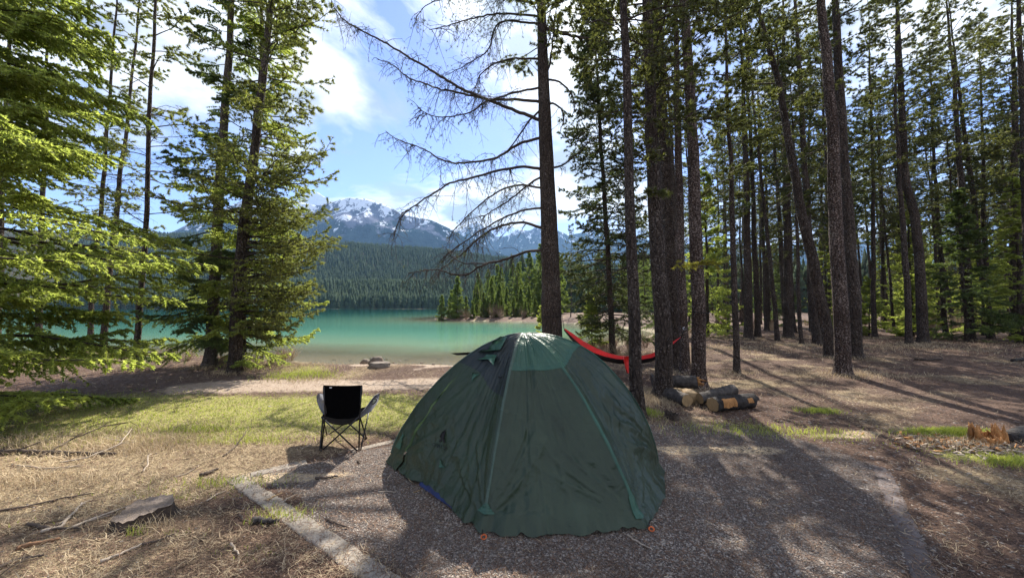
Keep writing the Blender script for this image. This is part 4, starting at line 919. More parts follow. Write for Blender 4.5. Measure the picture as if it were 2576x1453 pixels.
kerb(kerbT[0] + .08 * eT, kerbT[0] + eT * .38, .12, 'short half buried pale strip at the corner of the pad, dusted with sawdust', 'kerb', .007, 2)
kerb(kerbT[0] + .66 * eT, kerbT[0] + eT * 1.0, .10, 'short strip at the edge of the pad right beside the folding chair', 'kerb', .006, 3)
kerb(kR0, kerbR[1], .13, 'grimy concrete strip half sunk in the dark litter on the right', 'kerb_dirty', .004, 4)

# ---------------- tent ----------------
tC = np.array([.11, 3.56]); tH = 1.345
def gp(x, y): return G(x, y)[:2]
cF1 = gp(1213, 1338); cF2 = gp(1622, 1330); cR = gp(1672, 1186); cL = gp(968, 1164)
cB1 = 2 * tC - cF2; cB2 = 2 * tC - cF1
poly = np.array([cL, cF1, cF2, cR, cB2, cB1]); cang = np.arctan2(poly[:, 1] - tC[1], poly[:, 0] - tC[0])
def Rad(phi):
    d = np.stack([np.cos(phi), np.sin(phi)], -1); out = np.full(phi.shape, 1e9)
    for i in range(6):
        a = poly[i] - tC; e_ = poly[(i + 1) % 6] - poly[i]
        den = d[..., 0] * e_[1] - d[..., 1] * e_[0]
        t = (a[0] * e_[1] - a[1] * e_[0]) / np.where(np.abs(den) < 1e-9, 1e-9, den); u = (a[0] * d[..., 1] - a[1] * d[..., 0]) / np.where(np.abs(den) < 1e-9, 1e-9, den)
        ok_ = (t > 0) & (u > -.02) & (u < 1.02); out = np.where(ok_ & (t < out), t, out)
    return out
def angd(a, b): return (a - b + math.pi) % (2 * math.pi) - math.pi
def tent_surf(phi, s, off=0.0):
    """s 0..1 canopy, 1..1.12 skirt"""
    phi = np.asarray(phi, float); s = np.asarray(s, float)
    rid = np.zeros(phi.shape)
    for c in cang: rid = np.maximum(rid, np.exp(-(angd(phi, c) / .17) ** 2))
    wq = [np.exp(-(angd(phi, c) / .55) ** 2) + 1e-6 for c in cang]; sw_ = sum(wq)
    p = sum(a_ * b_ for a_, b_ in zip(wq, (1.68, 1.62, 1.55, 2.35, 1.7, 1.7))) / sw_; q_e = sum(a_ * b_ for a_, b_ in zip(wq, (.80, 1.05, .98, .68, .85, .85))) / sw_; p = p * (.94 + .06 * rid); sc_ = np.clip(s, 0, 1)
    R_ = Rad(phi) * (.955 + .0 * rid)
    base = .10 + .0 * rid
    z = base + (tH - base) * (1 - sc_ ** p) ** q_e
    rr = R_ * (sc_ * (1 - .065 * (1 - rid) * np.sin(math.pi * sc_)))
    u = phi * 1.0
    amp = (.25 + .75 * sc_) * np.clip(sc_ * 6, 0, 1)
    pw_ = lambda a_: a_ ** 2.2
    c1 = pw_(1 - np.abs(2 * vnoise(u * 9, sc_ * 1.6 + 3, 1.0, 31, 2) - 1))
    c2 = pw_(1 - np.abs(2 * vnoise(u * 5 + sc_ * 1.5, sc_ * 3 - u * .6, 1.3, 41, 3) - 1))
    c3 = pw_(1 - np.abs(2 * vnoise(u * 5 - sc_ * 9, sc_ * 5 + u * 3, 2.0, 51, 3) - 1))
    c4 = pw_(1 - np.abs(2 * vnoise(u * 22, sc_ * 3 + 3, 1.0, 61, 2) - 1))
    fan = np.zeros(phi.shape)
    for q_, c in enumerate(cang):                      # tension folds that radiate from every pole foot
        du = angd(phi, c) * 1.25; dv = (1.0 - sc_) * 1.5; rr_q = np.hypot(du, dv) + 1e-3; an_ = np.arctan2(du, dv + .02)
        fan = fan + pw_(1 - np.abs(2 * vnoise(an_ * 4.5 + q_ * 9, rr_q * .5, 1.0, 91, 2) - 1)) * np.exp(-(rr_q / .95) ** 2) * np.clip(rr_q / .12, 0, 1)
    an0 = pw_(1 - np.abs(2 * vnoise(u * 13 + 5, sc_ * .8, 1.0, 95, 2) - 1)) * np.exp(-(sc_ / .55) ** 2)
    disp = .05 * (vnoise(u * 2.6 + 2, sc_ * 2.2, 1.0, 33, 2) - .5) * sc_ * (1 - rid) + amp * (.017 * (c1 - .5) + .014 * (c2 - .4) + .003 * (c3 - .4) + .0018 * (c4 - .5)) * (1 - .6 * rid) + .045 * (fan - .3) * (1 - .75 * rid) * sc_ + .016 * an0 * np.clip(sc_ * 4, 0, 1)
    sk = np.clip((s - 1) / .12, 0, 1)
    side = np.exp(-(angd(phi, (cang[0] + 2 * math.pi + cang[1]) / 2 if cang[0] > 0 else .5 * (cang[0] + cang[1])) / .32) ** 2)
    wave = vnoise(u * 11, sk * 0, 1.0, 71, 2)
    rr = rr + sk * (.075 + .05 * (wave - .5) * 1.3 - .05 * side) * (1 - .2 * rid) + disp + off * .8 * sc_
    zz = z * (1 - sk) + sk * (.012 + .05 * np.maximum(0, vnoise(u * 15, sk * 0 + 1, 1, 81, 2) - .52) * 2 + .055 * side) 
    zz = zz + .02 * np.sin(sk * math.pi) * (wave - .5) * 2 + off * (1 - sc_ * .5) + disp * .35 * (1 - sk)
    return np.stack([tC[0] + rr * np.cos(phi), tC[1] + rr * np.sin(phi), zz], -1)
M['fly'] = None
def fabric(name, col, rough, trans=.12, tcol=None, bump=.5):
    m, n, l = mat(name)
    o = N(n, 'ShaderNodeOutputMaterial'); p = N(n, 'ShaderNodeBsdfPrincipled', {'Roughness': rough, 'Specular IOR Level': .42})
    t = N(n, 'ShaderNodeTexCoord'); no = N(n, 'ShaderNodeTexNoise', {'Scale': 3, 'Detail': 5}); l.new(t.outputs['Object'], no.inputs[0]); c = np.array(col)
    co = ramp(n, l, no.outputs[0], [(.3, tuple(c * .8)), (.7, tuple(c * 1.2))]); l.new(co, p.inputs[0])
    n1 = N(n, 'ShaderNodeTexNoise', {'Scale': 5, 'Detail': 4, 'Roughness': .5, 'Distortion': .3}); l.new(t.outputs['Object'], n1.inputs[0])
    n2 = N(n, 'ShaderNodeTexNoise', {'Scale': 30, 'Detail': 3, 'Distortion': .3}); l.new(t.outputs['Object'], n2.inputs[0])
    ab = ramp(n, l, n1.outputs[0], [(.3, (0, 0, 0)), (.5, (1, 1, 1)), (.7, (0, 0, 0))])
    ad_ = N(n, 'ShaderNodeMath', operation='MULTIPLY_ADD'); l.new(n2.outputs[0], ad_.inputs[0]); ad_.inputs[1].default_value = .12; l.new(ab, ad_.inputs[2])
    b = N(n, 'ShaderNodeBump', {'Strength': bump, 'Distance': .02}); l.new(ad_.outputs[0], b.inputs['Height']); l.new(b.outputs[0], p.inputs['Normal'])
    tr = N(n, 'ShaderNodeBsdfTranslucent'); tr.inputs[0].default_value = (*(tcol or tuple(c * 2)), 1); ms = N(n, 'ShaderNodeMixShader'); ms.inputs[0].default_value = trans
    l.new(p.outputs[0], ms.inputs[1]); l.new(tr.outputs[0], ms.inputs[2]); l.new(ms.outputs[0], o.inputs[0]); return m
M['fly'] = fabric('dark green tent nylon', (.030, .049, .029), .40, .16, (.13, .22, .12), .5)
M['teal'] = fabric('teal green tent nylon', (.034, .10, .068), .42, .15)
M['cap'] = fabric('green roof nylon', (.042, .105, .07), .40, .18)
M['charcoal'] = fabric('charcoal tent mesh', (.018, .026, .026), .45, .08)
M['pale_seam'] = fabric('pale grey seam', (.06, .10, .075), .5, .1)
M['blue'] = simple('blue inner tent', (.02, .04, .15), .5, noise_s=6)
M['orange'] = simple('orange cord', (.55, .12, .03), .6, noise_s=20)
M['black'] = simple('black cord and webbing', (.008, .008, .009), .75, noise_s=20)
TT = thing('dome_tent', 'large dark green dome tent with teal seams pitched on the gravel pad', 'tent', (tC[0], tC[1], 0))
nphi, ns = 560, 150
ph = np.linspace(-math.pi, math.pi, nphi + 1); ss = np.concatenate([np.linspace(.0, 1, ns) ** .9, np.linspace(1.015, 1.12, 9)])
PH, SG = np.meshgrid(ph, ss); Vt = tent_surf(PH, SG)
idx = np.arange(PH.size).reshape(PH.shape); Fq = np.stack([idx[:-1, :-1], idx[:-1, 1:], idx[1:, 1:], idx[1:, :-1]], -1)
pc = .5 * (PH[:-1, :-1] + PH[:-1, 1:]); s2 = .5 * (SG[:-1, :-1] + SG[1:, :-1])
aL, aF1, aF2, aR = cang[:4]
def between(p, a, b): return ((p - a) % (2 * math.pi)) < ((b - a) % (2 * math.pi))
capm = between(pc, aF1, aR) & (s2 < .40 - .02 * np.sin((pc - aF1) * 3)); chm = between(pc, aL, aF1) & (s2 < .56 - .06 * np.abs(angd(pc, aF1)))
def region(mask, name, m_):
    f = Fq[mask]; u, inv = np.unique(f, return_inverse=True)
    me = new_mesh(name, Vt.reshape(-1, 3)[u] - np.array([tC[0], tC[1], 0]), inv.reshape(-1, 4), smooth=True)
    return link(name, me, M[m_], TT)
fly = region(~capm & ~chm, 'rain_fly', 'fly'); region(capm, 'roof_panel', 'cap'); region(chm, 'vent_panel', 'charcoal')
def ribbon(name, phi0, s0, s1, w0, w1, m_, off=.005, n_=70, parent=TT):
    s = np.linspace(s0, s1, n_); R_ = Rad(np.full(n_, phi0)); wd_ = np.linspace(w0, w1, n_) / np.maximum(R_ * s, .05)
    P = phi0 + np.linspace(-.5, .5, 5)[None] * wd_[:, None]; S = np.repeat(s[:, None], 5, 1)
    A = tent_surf(P, S, off); B = tent_surf(P, S, off - .003); idx = np.arange(n_ * 5).reshape(n_, 5)
    f = np.stack([idx[:-1, :-1], idx[:-1, 1:], idx[1:, 1:], idx[1:, :-1]], -1).reshape(-1, 4)
    mb = MB(); mb.add(A.reshape(-1, 3), f); mb.add(B.reshape(-1, 3), f[:, ::-1]); return mb.build(name, M[m_], parent, smooth=True)
ribbon('seam_tape', aF2, .38, 1.0, .024, .028, 'teal', .008); ribbon('seam_tape', aF1, .02, 1.0, .028, .022, 'pale_seam', .008)
ribbon('seam_tape', aR, .02, 1.0, .03, .03, 'teal', .006); ribbon('seam_tape', aL, .02, 1.0, .03, .03, 'pale_seam', .006)
ribbon('corner_patch', aF1, .965, 1.0, .02, .15, 'teal', .011, 16); ribbon('corner_patch', aF2, .96, 1.06, .05, .09, 'teal', .011, 16); ribbon('corner_patch', aL + .06, .93, .98, .02, .07, 'teal', .011, 16)
# horizontal seam below the roof panel
def hseam(p0, p1, s0, m_, w_=.014):
    P = np.linspace(p0, p1, 90); mb = MB(); S0 = s0 - .02 * np.sin((P - aF1) * 3)
    A = np.stack([tent_surf(P, S0 - w_, .007), tent_surf(P, S0 + w_, .007)], 1); idx = np.arange(180).reshape(90, 2)
    mb.add(A.reshape(-1, 3), np.stack([idx[:-1, 0], idx[1:, 0], idx[1:, 1], idx[:-1, 1]], -1)); mb.build('seam_tape', M[m_], TT, smooth=True)
hseam(aF1, aR if aR > aF1 else aR + 2 * math.pi, .40, 'teal')
# pixel -> tent surface
sel = (PH > -math.pi) & (SG < 1)
Vv = Vt.reshape(-1, 3); dxx = Vv[:, 0]; dyy = Vv[:, 1] * ct + (Vv[:, 2] - CAMZ) * st; dzz = -Vv[:, 1] * st + (Vv[:, 2] - CAMZ) * ct
PXX = 1288 + F * dxx / dyy; PYY = 726.5 - F * dzz / dyy
dist = np.hypot(Vv[:, 0], Vv[:, 1])
def onto(x, y, off=.006):
    c = (PXX - x) ** 2 + (PYY - y) ** 2 + 0 * dist + np.where(dist > 3.95, 1e5, 0); i = int(np.argmin(c))
    p = Vv[i]; d = ray(x, y); d = d / np.linalg.norm(d); t = np.linalg.norm(p - np.array([0, 0, CAMZ])); return np.array([0, 0, CAMZ]) + d * (t - off)
from mathutils.geometry import tessellate_polygon
def patch(name, px, m_, off=.02, thick=.002, lift=None, parent=TT):
    # outline refined, triangulated, laid on the fabric
    pts = []
    for i in range(len(px)):
        a, b = px[i], px[(i + 1) % len(px)]; k = max(1, int(math.hypot(b[0] - a[0], b[1] - a[1]) / 8))
        for j in range(k): pts.append((a[0] + (b[0] - a[0]) * j / k, a[1] + (b[1] - a[1]) * j / k))
    tr = tessellate_polygon([[Vector((p[0], p[1], 0)) for p in pts]]); V = np.array([onto(x, y, off + (lift(x, y) if lift else 0)) for x, y in pts])
    V2 = np.array([onto(x, y, off - thick + (lift(x, y) if lift else 0)) for x, y in pts]); n_ = len(pts); F3 = [list(t) for t in tr] + [[a + n_ for a in t[::-1]] for t in tr]
    F4 = [[i, (i + 1) % n_, (i + 1) % n_ + n_, i + n_] for i in range(n_)]; mb = MB(); mb.add2(np.concatenate([V, V2]), F3, F4); return mb.build(name, M[m_], parent)
patch('vent_flap', [(1276, 845), (1258, 846), (1218, 872), (1182, 905), (1228, 903), (1241, 918), (1246, 900), (1262, 872)], 'teal', .045, .003, lambda x, y: .02 * max(0, (y - 850) / 60))
patch('tie_tab', [(1188, 937), (1206, 940), (1192, 950), (1187, 959)], 'teal', .012)
patch('tie_tab', [(1253, 946), (1262, 947), (1262, 951), (1253, 950)], 'black', .012)
patch('tie_tab', [(1108, 1152), (1112, 1168), (1120, 1174), (1103, 1176)], 'teal', .010)
patch('emblem', [(1121, 1079), (1112, 1086), (1106, 1096), (1109, 1103), (1104, 1110), (1108, 1112), (1112, 1104), (1116, 1113), (1120, 1112), (1116, 1100), (1120, 1090)], 'black', .016, .0015)
cu = bpy.data.curves.new('t', 'FONT'); cu.body = 'GEERTOP'; cu.size = 1; cu.fill_mode = 'FRONT'; cu.resolution_u = 2
to = bpy.data.objects.new('t', cu); sc.collection.objects.link(to); dg = bpy.context.evaluated_depsgraph_get(); tm = bpy.data.meshes.new_from_object(to.evaluated_get(dg)); bpy.data.objects.remove(to)
tv = np.array([v.co[:] for v in tm.vertices]); x0, x1 = tv[:, 0].min(), tv[:, 0].max()
tu = (tv[:, 0] - x0) / (x1 - x0); px_ = 1088 + tu * 37; py_ = 1121 + tu * 11 - tv[:, 1] * 13
TVt = np.array([onto(a, b, .018) for a, b in zip(px_, py_)])
fs = [tuple(p.vertices) for p in tm.polygons]; me = bpy.data.meshes.new('lettering'); me.from_pydata([tuple(v) for v in (TVt - np.array([tC[0], tC[1], 0]))], [], fs); link('lettering', me, M['black'], TT)
# blue inner tent wall glimpsed under the left hem
aE = aF1 + (2 * math.pi if aF1 < aL else 0); P = np.linspace(aL + (aE - aL) * .30, aL + (aE - aL) * .86, 60); R_ = Rad(P) * .985; A = np.stack([tC[0] + R_ * np.cos(P), tC[1] + R_ * np.sin(P), 0 * P + .004], -1); B = np.stack([tC[0] + R_ * .97 * np.cos(P), tC[1] + R_ * .965 * np.sin(P), 0 * P + .07], -1)
mb = MB(); idx = np.arange(120).reshape(2, 60); mb.add(np.concatenate([A, B]), np.stack([idx[0, :-1], idx[0, 1:], idx[1, 1:], idx[1, :-1]], -1)); mb.build('inner_tent', M['blue'], TT)
def loop_cord(c, r, name, m_, parent, tilt=.6, th=.006, n_=16):
    a = np.linspace(0, 2 * math.pi, n_); P = np.stack([c[0] + r * np.cos(a), c[1] + .6 * r * np.sin(a), c[2] + r * tilt * (1 + np.sin(a))], -1); mb = MB(); V, f = tubes(P[None], np.full((1, n_), th), 5); mb.add(V, f); mb.build(name, M[m_], parent)
for (x, y) in [(1217, 1354), (1639, 1334)]:
    p = G(x, y); loop_cord(p + [0, 0, .004], .018, 'guy_loop', 'orange', TT, .5, .0055)
    mb = MB(); tube_capped(mb, np.array([p + [-.01, .02, .05], p + [-.015, .0, .0], p + [-.012, -.02, -.01]]), np.full(3, .004), 6); mb.build('stake', M['black'], TT)
mb = MB(); a = at(1212, 884, 3.85); mb.add(np.array([a, at(1132, 888, 4.0), at(1150, 893, 4.0), a + [0, 0, -.03]]), [[0, 1, 2, 3]]); mb.add(np.array([a, at(1132, 888, 4.0), at(1150, 893, 4.0), a + [0, 0, -.03]]) + [0, .003, 0], [[3, 2, 1, 0]]); mb.build('guy_tab', M['black'], TT)

# ---------------- folding camp chair, seen from behind ----------------
M['chair_cloth'] = simple('black chair cloth', (.004, .004, .0045), .95, noise_s=30, spec=0.0)
M['chair_grey'] = simple('grey armrest cloth', (.16, .16, .175), .8, noise_s=30, bump=.3, bump_s=200)
M['chair_tube'] = simple('black steel tube', (.008, .008, .01), .4, noise_s=30)
M['label_w'] = simple('white tag', (.6, .6, .6), .7)
rl = G(808, 1134); rr_ = G(903, 1134); fl_ = G(826, 1093); fr_ = G(919, 1104)
CH = thing('folding_chair', 'black folding camp chair facing the lake beside the tent', 'camp chair', (rl + rr_ + fl_ + fr_) / 4)
Yb = (rl[1] + rr_[1]) / 2
def ch(x, y, Y): return at(x, y, Y)
def rod(pts, name='frame_tube', r=.0085, parent=CH, m_='chair_tube'):
    mb = MB(); P = np.array(pts, float); tube_capped(mb, P, np.full(len(P), r), 8); return mb.build(name, M[m_], parent, smooth=True)
rods = {}
Lt = ch(815, 972, Yb - .16); Rt = ch(910, 970, Yb - .16); Lm = ch(818, 1045, Yb - .02); Rm = ch(905, 1043, Yb - .02)
rod([rl, Lm, Lt]); rod([rr_, Rm, Rt])
fLs = ch(800, 1044, fl_[1] + .0); fRs = ch(928, 1046, fr_[1] + .0)
fLs = fl_ + [-.06, 0.0, .40]; fRs = fr_ + [.05, .0, .40]; rLs = rl + [.0, 0, .38]; rRs = rr_ + [-.0, 0, .38]
rod([rl, rRs]); rod([rr_ + [0, -.018, 0], rLs + [0, -.018, 0]]); rod([fl_, fRs]); rod([fr_ + [0, .018, 0], fLs + [0, .018, 0]])
rod([rl + [-.016, 0, 0], fLs]); rod([fl_ + [-.016, 0, 0], rLs]); rod([rr_ + [.016, 0, 0], fRs]); rod([fr_ + [.016, 0, 0], rRs])
AL = at(803, 992, fl_[1] + .03); AR = at(951, 990, fr_[1] + .03)
rod([fLs, AL + [0, 0, -.02]]); rod([fRs, AR + [0, 0, -.02]])
for f in (rl, rr_, fl_, fr_):
    mb = MB(); tube_capped(mb, np.array([f + [0, 0, -.002], f + [0, 0, .02]]), np.array([.017, .013]), 8); mb.build('foot', M['chair_tube'], CH, smooth=True)
def sheet(corner_rows, name, m_, thick=.006, parent=CH):
    A = np.array(corner_rows, float); n_, k = A.shape[:2]
    nrm = np.cross(A[-1, 0] - A[0, 0], A[0, -1] - A[0, 0]); nrm = nrm / np.linalg.norm(nrm) * thick
    B = A + nrm; idx = np.arange(n_ * k).reshape(n_, k); f = np.stack([idx[:-1, :-1], idx[:-1, 1:], idx[1:, 1:], idx[1:, :-1]], -1).reshape(-1, 4)
    V = np.concatenate([A.reshape(-1, 3), B.reshape(-1, 3)]); f2 = f[:, ::-1] + n_ * k
    ed = np.concatenate([idx[0, :], idx[1:, -1], idx[-1, ::-1][1:], idx[::-1, 0][1:]]); fe = np.stack([ed[:-1], ed[1:], ed[1:] + n_ * k, ed[:-1] + n_ * k], -1)
    mb = MB(); mb.add(V, np.concatenate([f, f2, fe])); return mb.build(name, M[m_], parent, smooth=False)
rows = []
OL = [(968, 814, 911), (974, 813, 912), (985, 813, 912), (1000, 814, 909), (1012, 818, 908), (1025, 822, 906), (1038, 822, 903), (1045, 820, 902), (1049, 832, 893), (1052, 848, 878)]
for i, (y, xa, xb) in enumerate(OL):
    xs = np.linspace(xa, xb, 13); q = (y - 968) / 84; Yp = Yb - .16 + .15 * q
    rows.append([at(x, y + (1.6 * math.sin((x - xa) / (xb - xa) * math.pi) if i == 0 else 0), Yp + .05 * math.sin(math.pi * (x - xa) / (xb - xa)) * (.3 + .7 * q)) for x in xs])
bk = sheet(rows, 'backrest', 'chair_cloth', .007)
sheet([[at(829, 973, Yb - .168), at(835, 973, Yb - .168)], [at(829, 975.5, Yb - .168), at(835, 975.5, Yb - .168)]], 'tag', 'label_w', .002)
q = np.linspace(0, 1, 9)
rows = [[(1 - u) * ((1 - t) * (rLs + [.0, 0, -.03]) + t * (rRs + [0, 0, -.03])) + u * ((1 - t) * fLs + t * fRs) - np.array([0, 0, .06 * math.sin(math.pi * t) + .0]) for t in q] for u in q]
sheet(rows, 'seat', 'chair_cloth', .007)
# armrests: left a hanging grey panel, right one a strip with a cup ring
rows = [[at(797, 996, fl_[1]), at(803, 988, fl_[1]), at(815, 990, fl_[1] - .1)], [at(798, 1010, fl_[1]), at(806, 1010, fl_[1] - .05), at(817, 1008, Yb + .1)], [at(805, 1028, fl_[1] - .05), at(812, 1030, fl_[1] - .1), at(819, 1026, Yb + .04)], [at(814, 1042, Yb + .1), at(817, 1043, Yb + .05), at(821, 1038, Yb + .02)]]
sheet(rows, 'armrest', 'chair_grey', .006)
arm_px = [(906, 1040, 905, 1054), (918, 1028, 920, 1042), (928, 1014, 934, 1034), (936, 1003, 945, 1019), (943, 994, 952, 1008), (955, 988, 955, 994)]
rows = []
for i, (xa, ya, xb, yb) in enumerate(arm_px):
    Yq = Yb + .02 + (fr_[1] - Yb) * i / 5; rows.append([at(xa, ya, Yq), at((xa + xb) / 2, (ya + yb) / 2 + 1, Yq + .01), at(xb, yb, Yq + .02)])
arm = sheet(rows, 'armrest', 'chair_grey', .006)
c = at(939, 1009, fr_[1] - .12); a = np.linspace(0, 2 * math.pi, 20); e1 = at(948, 1003, fr_[1] - .12) - c; e2 = at(941, 1014, fr_[1] - .14) - c
P = c + np.cos(a)[:, None] * e1 + np.sin(a)[:, None] * e2 + [0, -.012, 0]; mb = MB(); V, f = tubes(P[None], np.full((1, 20), .006), 6); mb.add(V, f); mb.build('cup_ring', M['black'], arm, origin=tuple(CH.location))
mb = MB(); mb.add(np.concatenate([[c + [0, -.008, 0]], P[:-1] * .97 + c * .03]), [[0, 1 + i, 1 + (i + 1) % 19] for i in range(19)]); M['cup_in'] = simple('sunlit cup net', (.3, .3, .22), .8); mb.build('cup_net', M['cup_in'], arm, origin=tuple(CH.location))  # net coloured pale to carry the sunlight on it

# ---------------- hammock ----------------
M['red'] = simple('red hammock nylon', (.62, .012, .008), .45, noise_s=9, var=.2, bump=.3, bump_s=25)
M['hblack'] = simple('black hammock nylon', (.008, .008, .01), .5, noise_s=9, bump=.3, bump_s=25)
M['silver'] = simple('carabiner metal', (.6, .6, .62), .3, 1.0)
Ya, Yz = Y1 - .25, path5[0][1] + .15
low = [(1418, 830), (1436, 853), (1458, 876), (1490, 897), (1520, 908), (1550, 914), (1580, 917), (1610, 915), (1640, 909), (1665, 897), (1690, 875), (1712, 850)]
topp = [(1421, 826), (1440, 838), (1466, 857), (1497, 874), (1525, 886), (1553, 894), (1582, 897), (1610, 896), (1640, 889), (1665, 877), (1688, 862), (1713, 847)]
HM = thing('hammock', 'red and black hammock slung between two pines behind the tent', 'hammock', at(1580, 912, (Ya + Yz) / 2))
u0 = np.linspace(0, 1, 60); tt = np.linspace(0, 1, len(low)); lp = np.array(low); tp_ = np.array(topp)
LX, LY = np.interp(u0, tt, lp[:, 0]), np.interp(u0, tt, lp[:, 1]); TX, TY = np.interp(u0, tt, tp_[:, 0]), np.interp(u0, tt, tp_[:, 1])
outer, inner = [], []
for i, u in enumerate(u0):
    Yc = Ya + (Yz - Ya) * u; w_ = .02 + .26 * math.sin(math.pi * u) ** .8
    bot = at(LX[i], LY[i], Yc); far = at(TX[i], TY[i], Yc + w_ * .5); mid_y = LY[i] + (TY[i] - LY[i]) * (.50 - .08 * math.sin(u * 9)); near = at((LX[i] + TX[i]) / 2, mid_y, Yc - w_ * .42)
    deep = bot + [0, w_ * .1, .012]
    row_o = [near, .5 * (near + bot) + np.array([0, -w_ * .12, -.01]), bot, .5 * (bot + far) + np.array([0, w_ * .2, -.02]), far]
    row_i = [near + [0, .002, .002], .5 * (near + deep) + np.array([0, -w_ * .1 + .012, .004]), deep, .5 * (deep + far) + np.array([0, w_ * .16 - .01, -.01]), far + [0, -.004, .004]]
    outer.append(row_o); inner.append(row_i)
def grid_mesh(A, name, m_, parent):
    A = np.array(A); n_, k = A.shape[:2]; idx = np.arange(n_ * k).reshape(n_, k); mb = MB(); mb.add(A.reshape(-1, 3), np.stack([idx[:-1, :-1], idx[:-1, 1:], idx[1:, 1:], idx[1:, :-1]], -1).reshape(-1, 4)); return mb.build(name, M[m_], parent, smooth=True)
grid_mesh(outer, 'outer_side', 'hblack', HM); grid_mesh(inner, 'inner_side', 'red', HM)
Yp = Ya + (Yz - Ya) * .57 - .16
mb = MB(); pk = [[at(x, y, Yp - o_) for x in np.linspace(xa, xb, 4)] for y, xa, xb, o_ in ((896, 1570, 1600, 0), (912, 1572, 1599, .04), (928, 1576, 1595, .05), (938, 1579, 1592, .04))]
A = np.array(pk); B = A + [0, .07, 0]; idx = np.arange(16).reshape(4, 4); f = np.stack([idx[:-1, :-1], idx[:-1, 1:], idx[1:, 1:], idx[1:, :-1]], -1).reshape(-1, 4)
ed = np.concatenate([idx[0, :], idx[1:, -1], idx[-1, ::-1][1:], idx[::-1, 0][1:]]); fe = np.stack([ed[:-1], ed[1:], ed[1:] + 16, ed[:-1] + 16], -1)
mb.add(np.concatenate([A.reshape(-1, 3), B.reshape(-1, 3)]), np.concatenate([f, f[:, ::-1] + 16, fe])); mb.build('stuff_pocket', M['red'], HM)
def strap_ring(path, z, r, parent, tilt=.02):
    x = np.interp(z, path[:, 2], path[:, 0]); y = np.interp(z, path[:, 2], path[:, 1]); a = np.linspace(0, 2 * math.pi, 30)
    P = np.stack([x + r * np.cos(a), y + r * np.sin(a), z + tilt * np.cos(a)], -1); mb = MB(); V, f = tubes(P[None], np.full((1, 30), .009), 6); mb.add(V, f); mb.build('strap', M['black'], parent)
    return np.array([x, y, z])
zA = at(1387, 796, Y1)[2]; s1 = strap_ring(path1, zA, .275, HM); zB = at(1752, 786, path5[0][1])[2]; s2_ = strap_ring(path5, zB, .19, HM, -.02)
E1 = at(1419, 827, Ya); E2 = at(1713, 848, Yz)
rod([s1 + [.26, -.1, 0], E1], 'strap', .008, HM, 'black'); rod([s2_ + [-.17, -.05, -.01], at(1724, 826, Yz - .02)], 'strap', .006, HM, 'black')
rod([at(1724, 826, Yz - .02), E2], 'strap', .011, HM, 'black'); loop_cord(at(1722, 829, Yz - .03), .03, 'carabiner', 'silver', HM, .8, .006)

# ---------------- logs, stumps, stones ----------------
M['char'] = simple('scorched scaly bark', (.024, .02, .018), .85, noise_s=14, var=.8, bump=1.0, bump_s=35)
M['char_grey'] = simple('grey scaly bark', (.062, .053, .047), .9, noise_s=12, var=.7, bump=1.0, bump_s=30, stretch=(1, 1, 1))
M['cutwood'] = simple('fresh sawn wood', (.29, .195, .095), .7, noise_s=3, var=.25, stretch=(6, 6, 6))
M['orangewood'] = simple('orange torn wood', (.36, .17, .055), .8, noise_s=8, var=.5, bump=.8, bump_s=30)
M['stumpbark'] = simple('dark wet stump bark', (.045, .032, .024), .9, noise_s=10, var=.6, bump=1, bump_s=25)
M['stumptop'] = simple('weathered stump top', (.17, .135, .11), .95, noise_s=9, var=.5, bump=.8, bump_s=40)
M['barkstrip'] = simple('orange brown bark', (.20, .11, .06), .9, noise_s=12, var=.5)
M['rock'] = simple('lake stone', (.15, .122, .098), .85, noise_s=3, var=.35, bump=.7, bump_s=14)
M['stick'] = simple('bleached stick', (.34, .28, .22), .9, noise_s=12, var=.4)
M['stick_dark'] = simple('dark bark stick', (.075, .055, .042), .9, noise_s=12, var=.5)
def log(p0, p1, r, label, bm='char', r1=None, cut=(True, True), patchn=0, seed=0):
    rg = np.random.default_rng(seed); p0, p1 = np.array(p0, float), np.array(p1, float); T = thing('firewood_log', label, 'log', (p0 + p1) / 2)
    n_ = 22; t = np.linspace(0, 1, n_)[:, None]; P = p0 + (p1 - p0) * t; P[1:-1] += rg.normal(0, .003, (n_ - 2, 3)); rr = np.linspace(r, r1 or r, n_) * (1 + rg.normal(0, .02, n_)); rr[0] = r; rr[-1] = r1 or r
    k = 20; V, f = tubes(P[None], rr[None], k); V = V.reshape(n_, k, 3); V = P[:, None] + (V - P[:, None]) * (1 + rg.normal(0, .055, (n_, k, 1)) + .03 * np.sin(np.arange(k) / k * 12.56 + 1)[None, :, None])
    ends = [V[0].copy(), V[-1].copy()]; mb = MB(); mb.add(V.reshape(-1, 3), f); mb.build('bark', M[bm], T, smooth=True)
    for e_, c_, on, s_ in ((ends[0], P[0], cut[0], -1), (ends[1], P[-1], cut[1], 1)):
        d = (p1 - p0) / np.linalg.norm(p1 - p0) * .002 * s_; mb = MB(); mb.add(np.concatenate([[c_ + d], (e_ - c_) * .985 + c_ + d]), [[0, 1 + i, 1 + (i + 1) % k] for i in range(k)]); mb.build('cut_face', M['cutwood' if on else 'stumpbark'], T)
    return T, V
y0 = G(1793, 1036)[1]
a = at(1793, 1016, y0 + .06); b = at(1888, 1006, y0 + .30); a[2] = b[2] = .10; LG, LV = log(a, b, .108, 'thick scorched log lying in front of the pile, torn orange patch on top', 'char', .112, (True, False), seed=1)
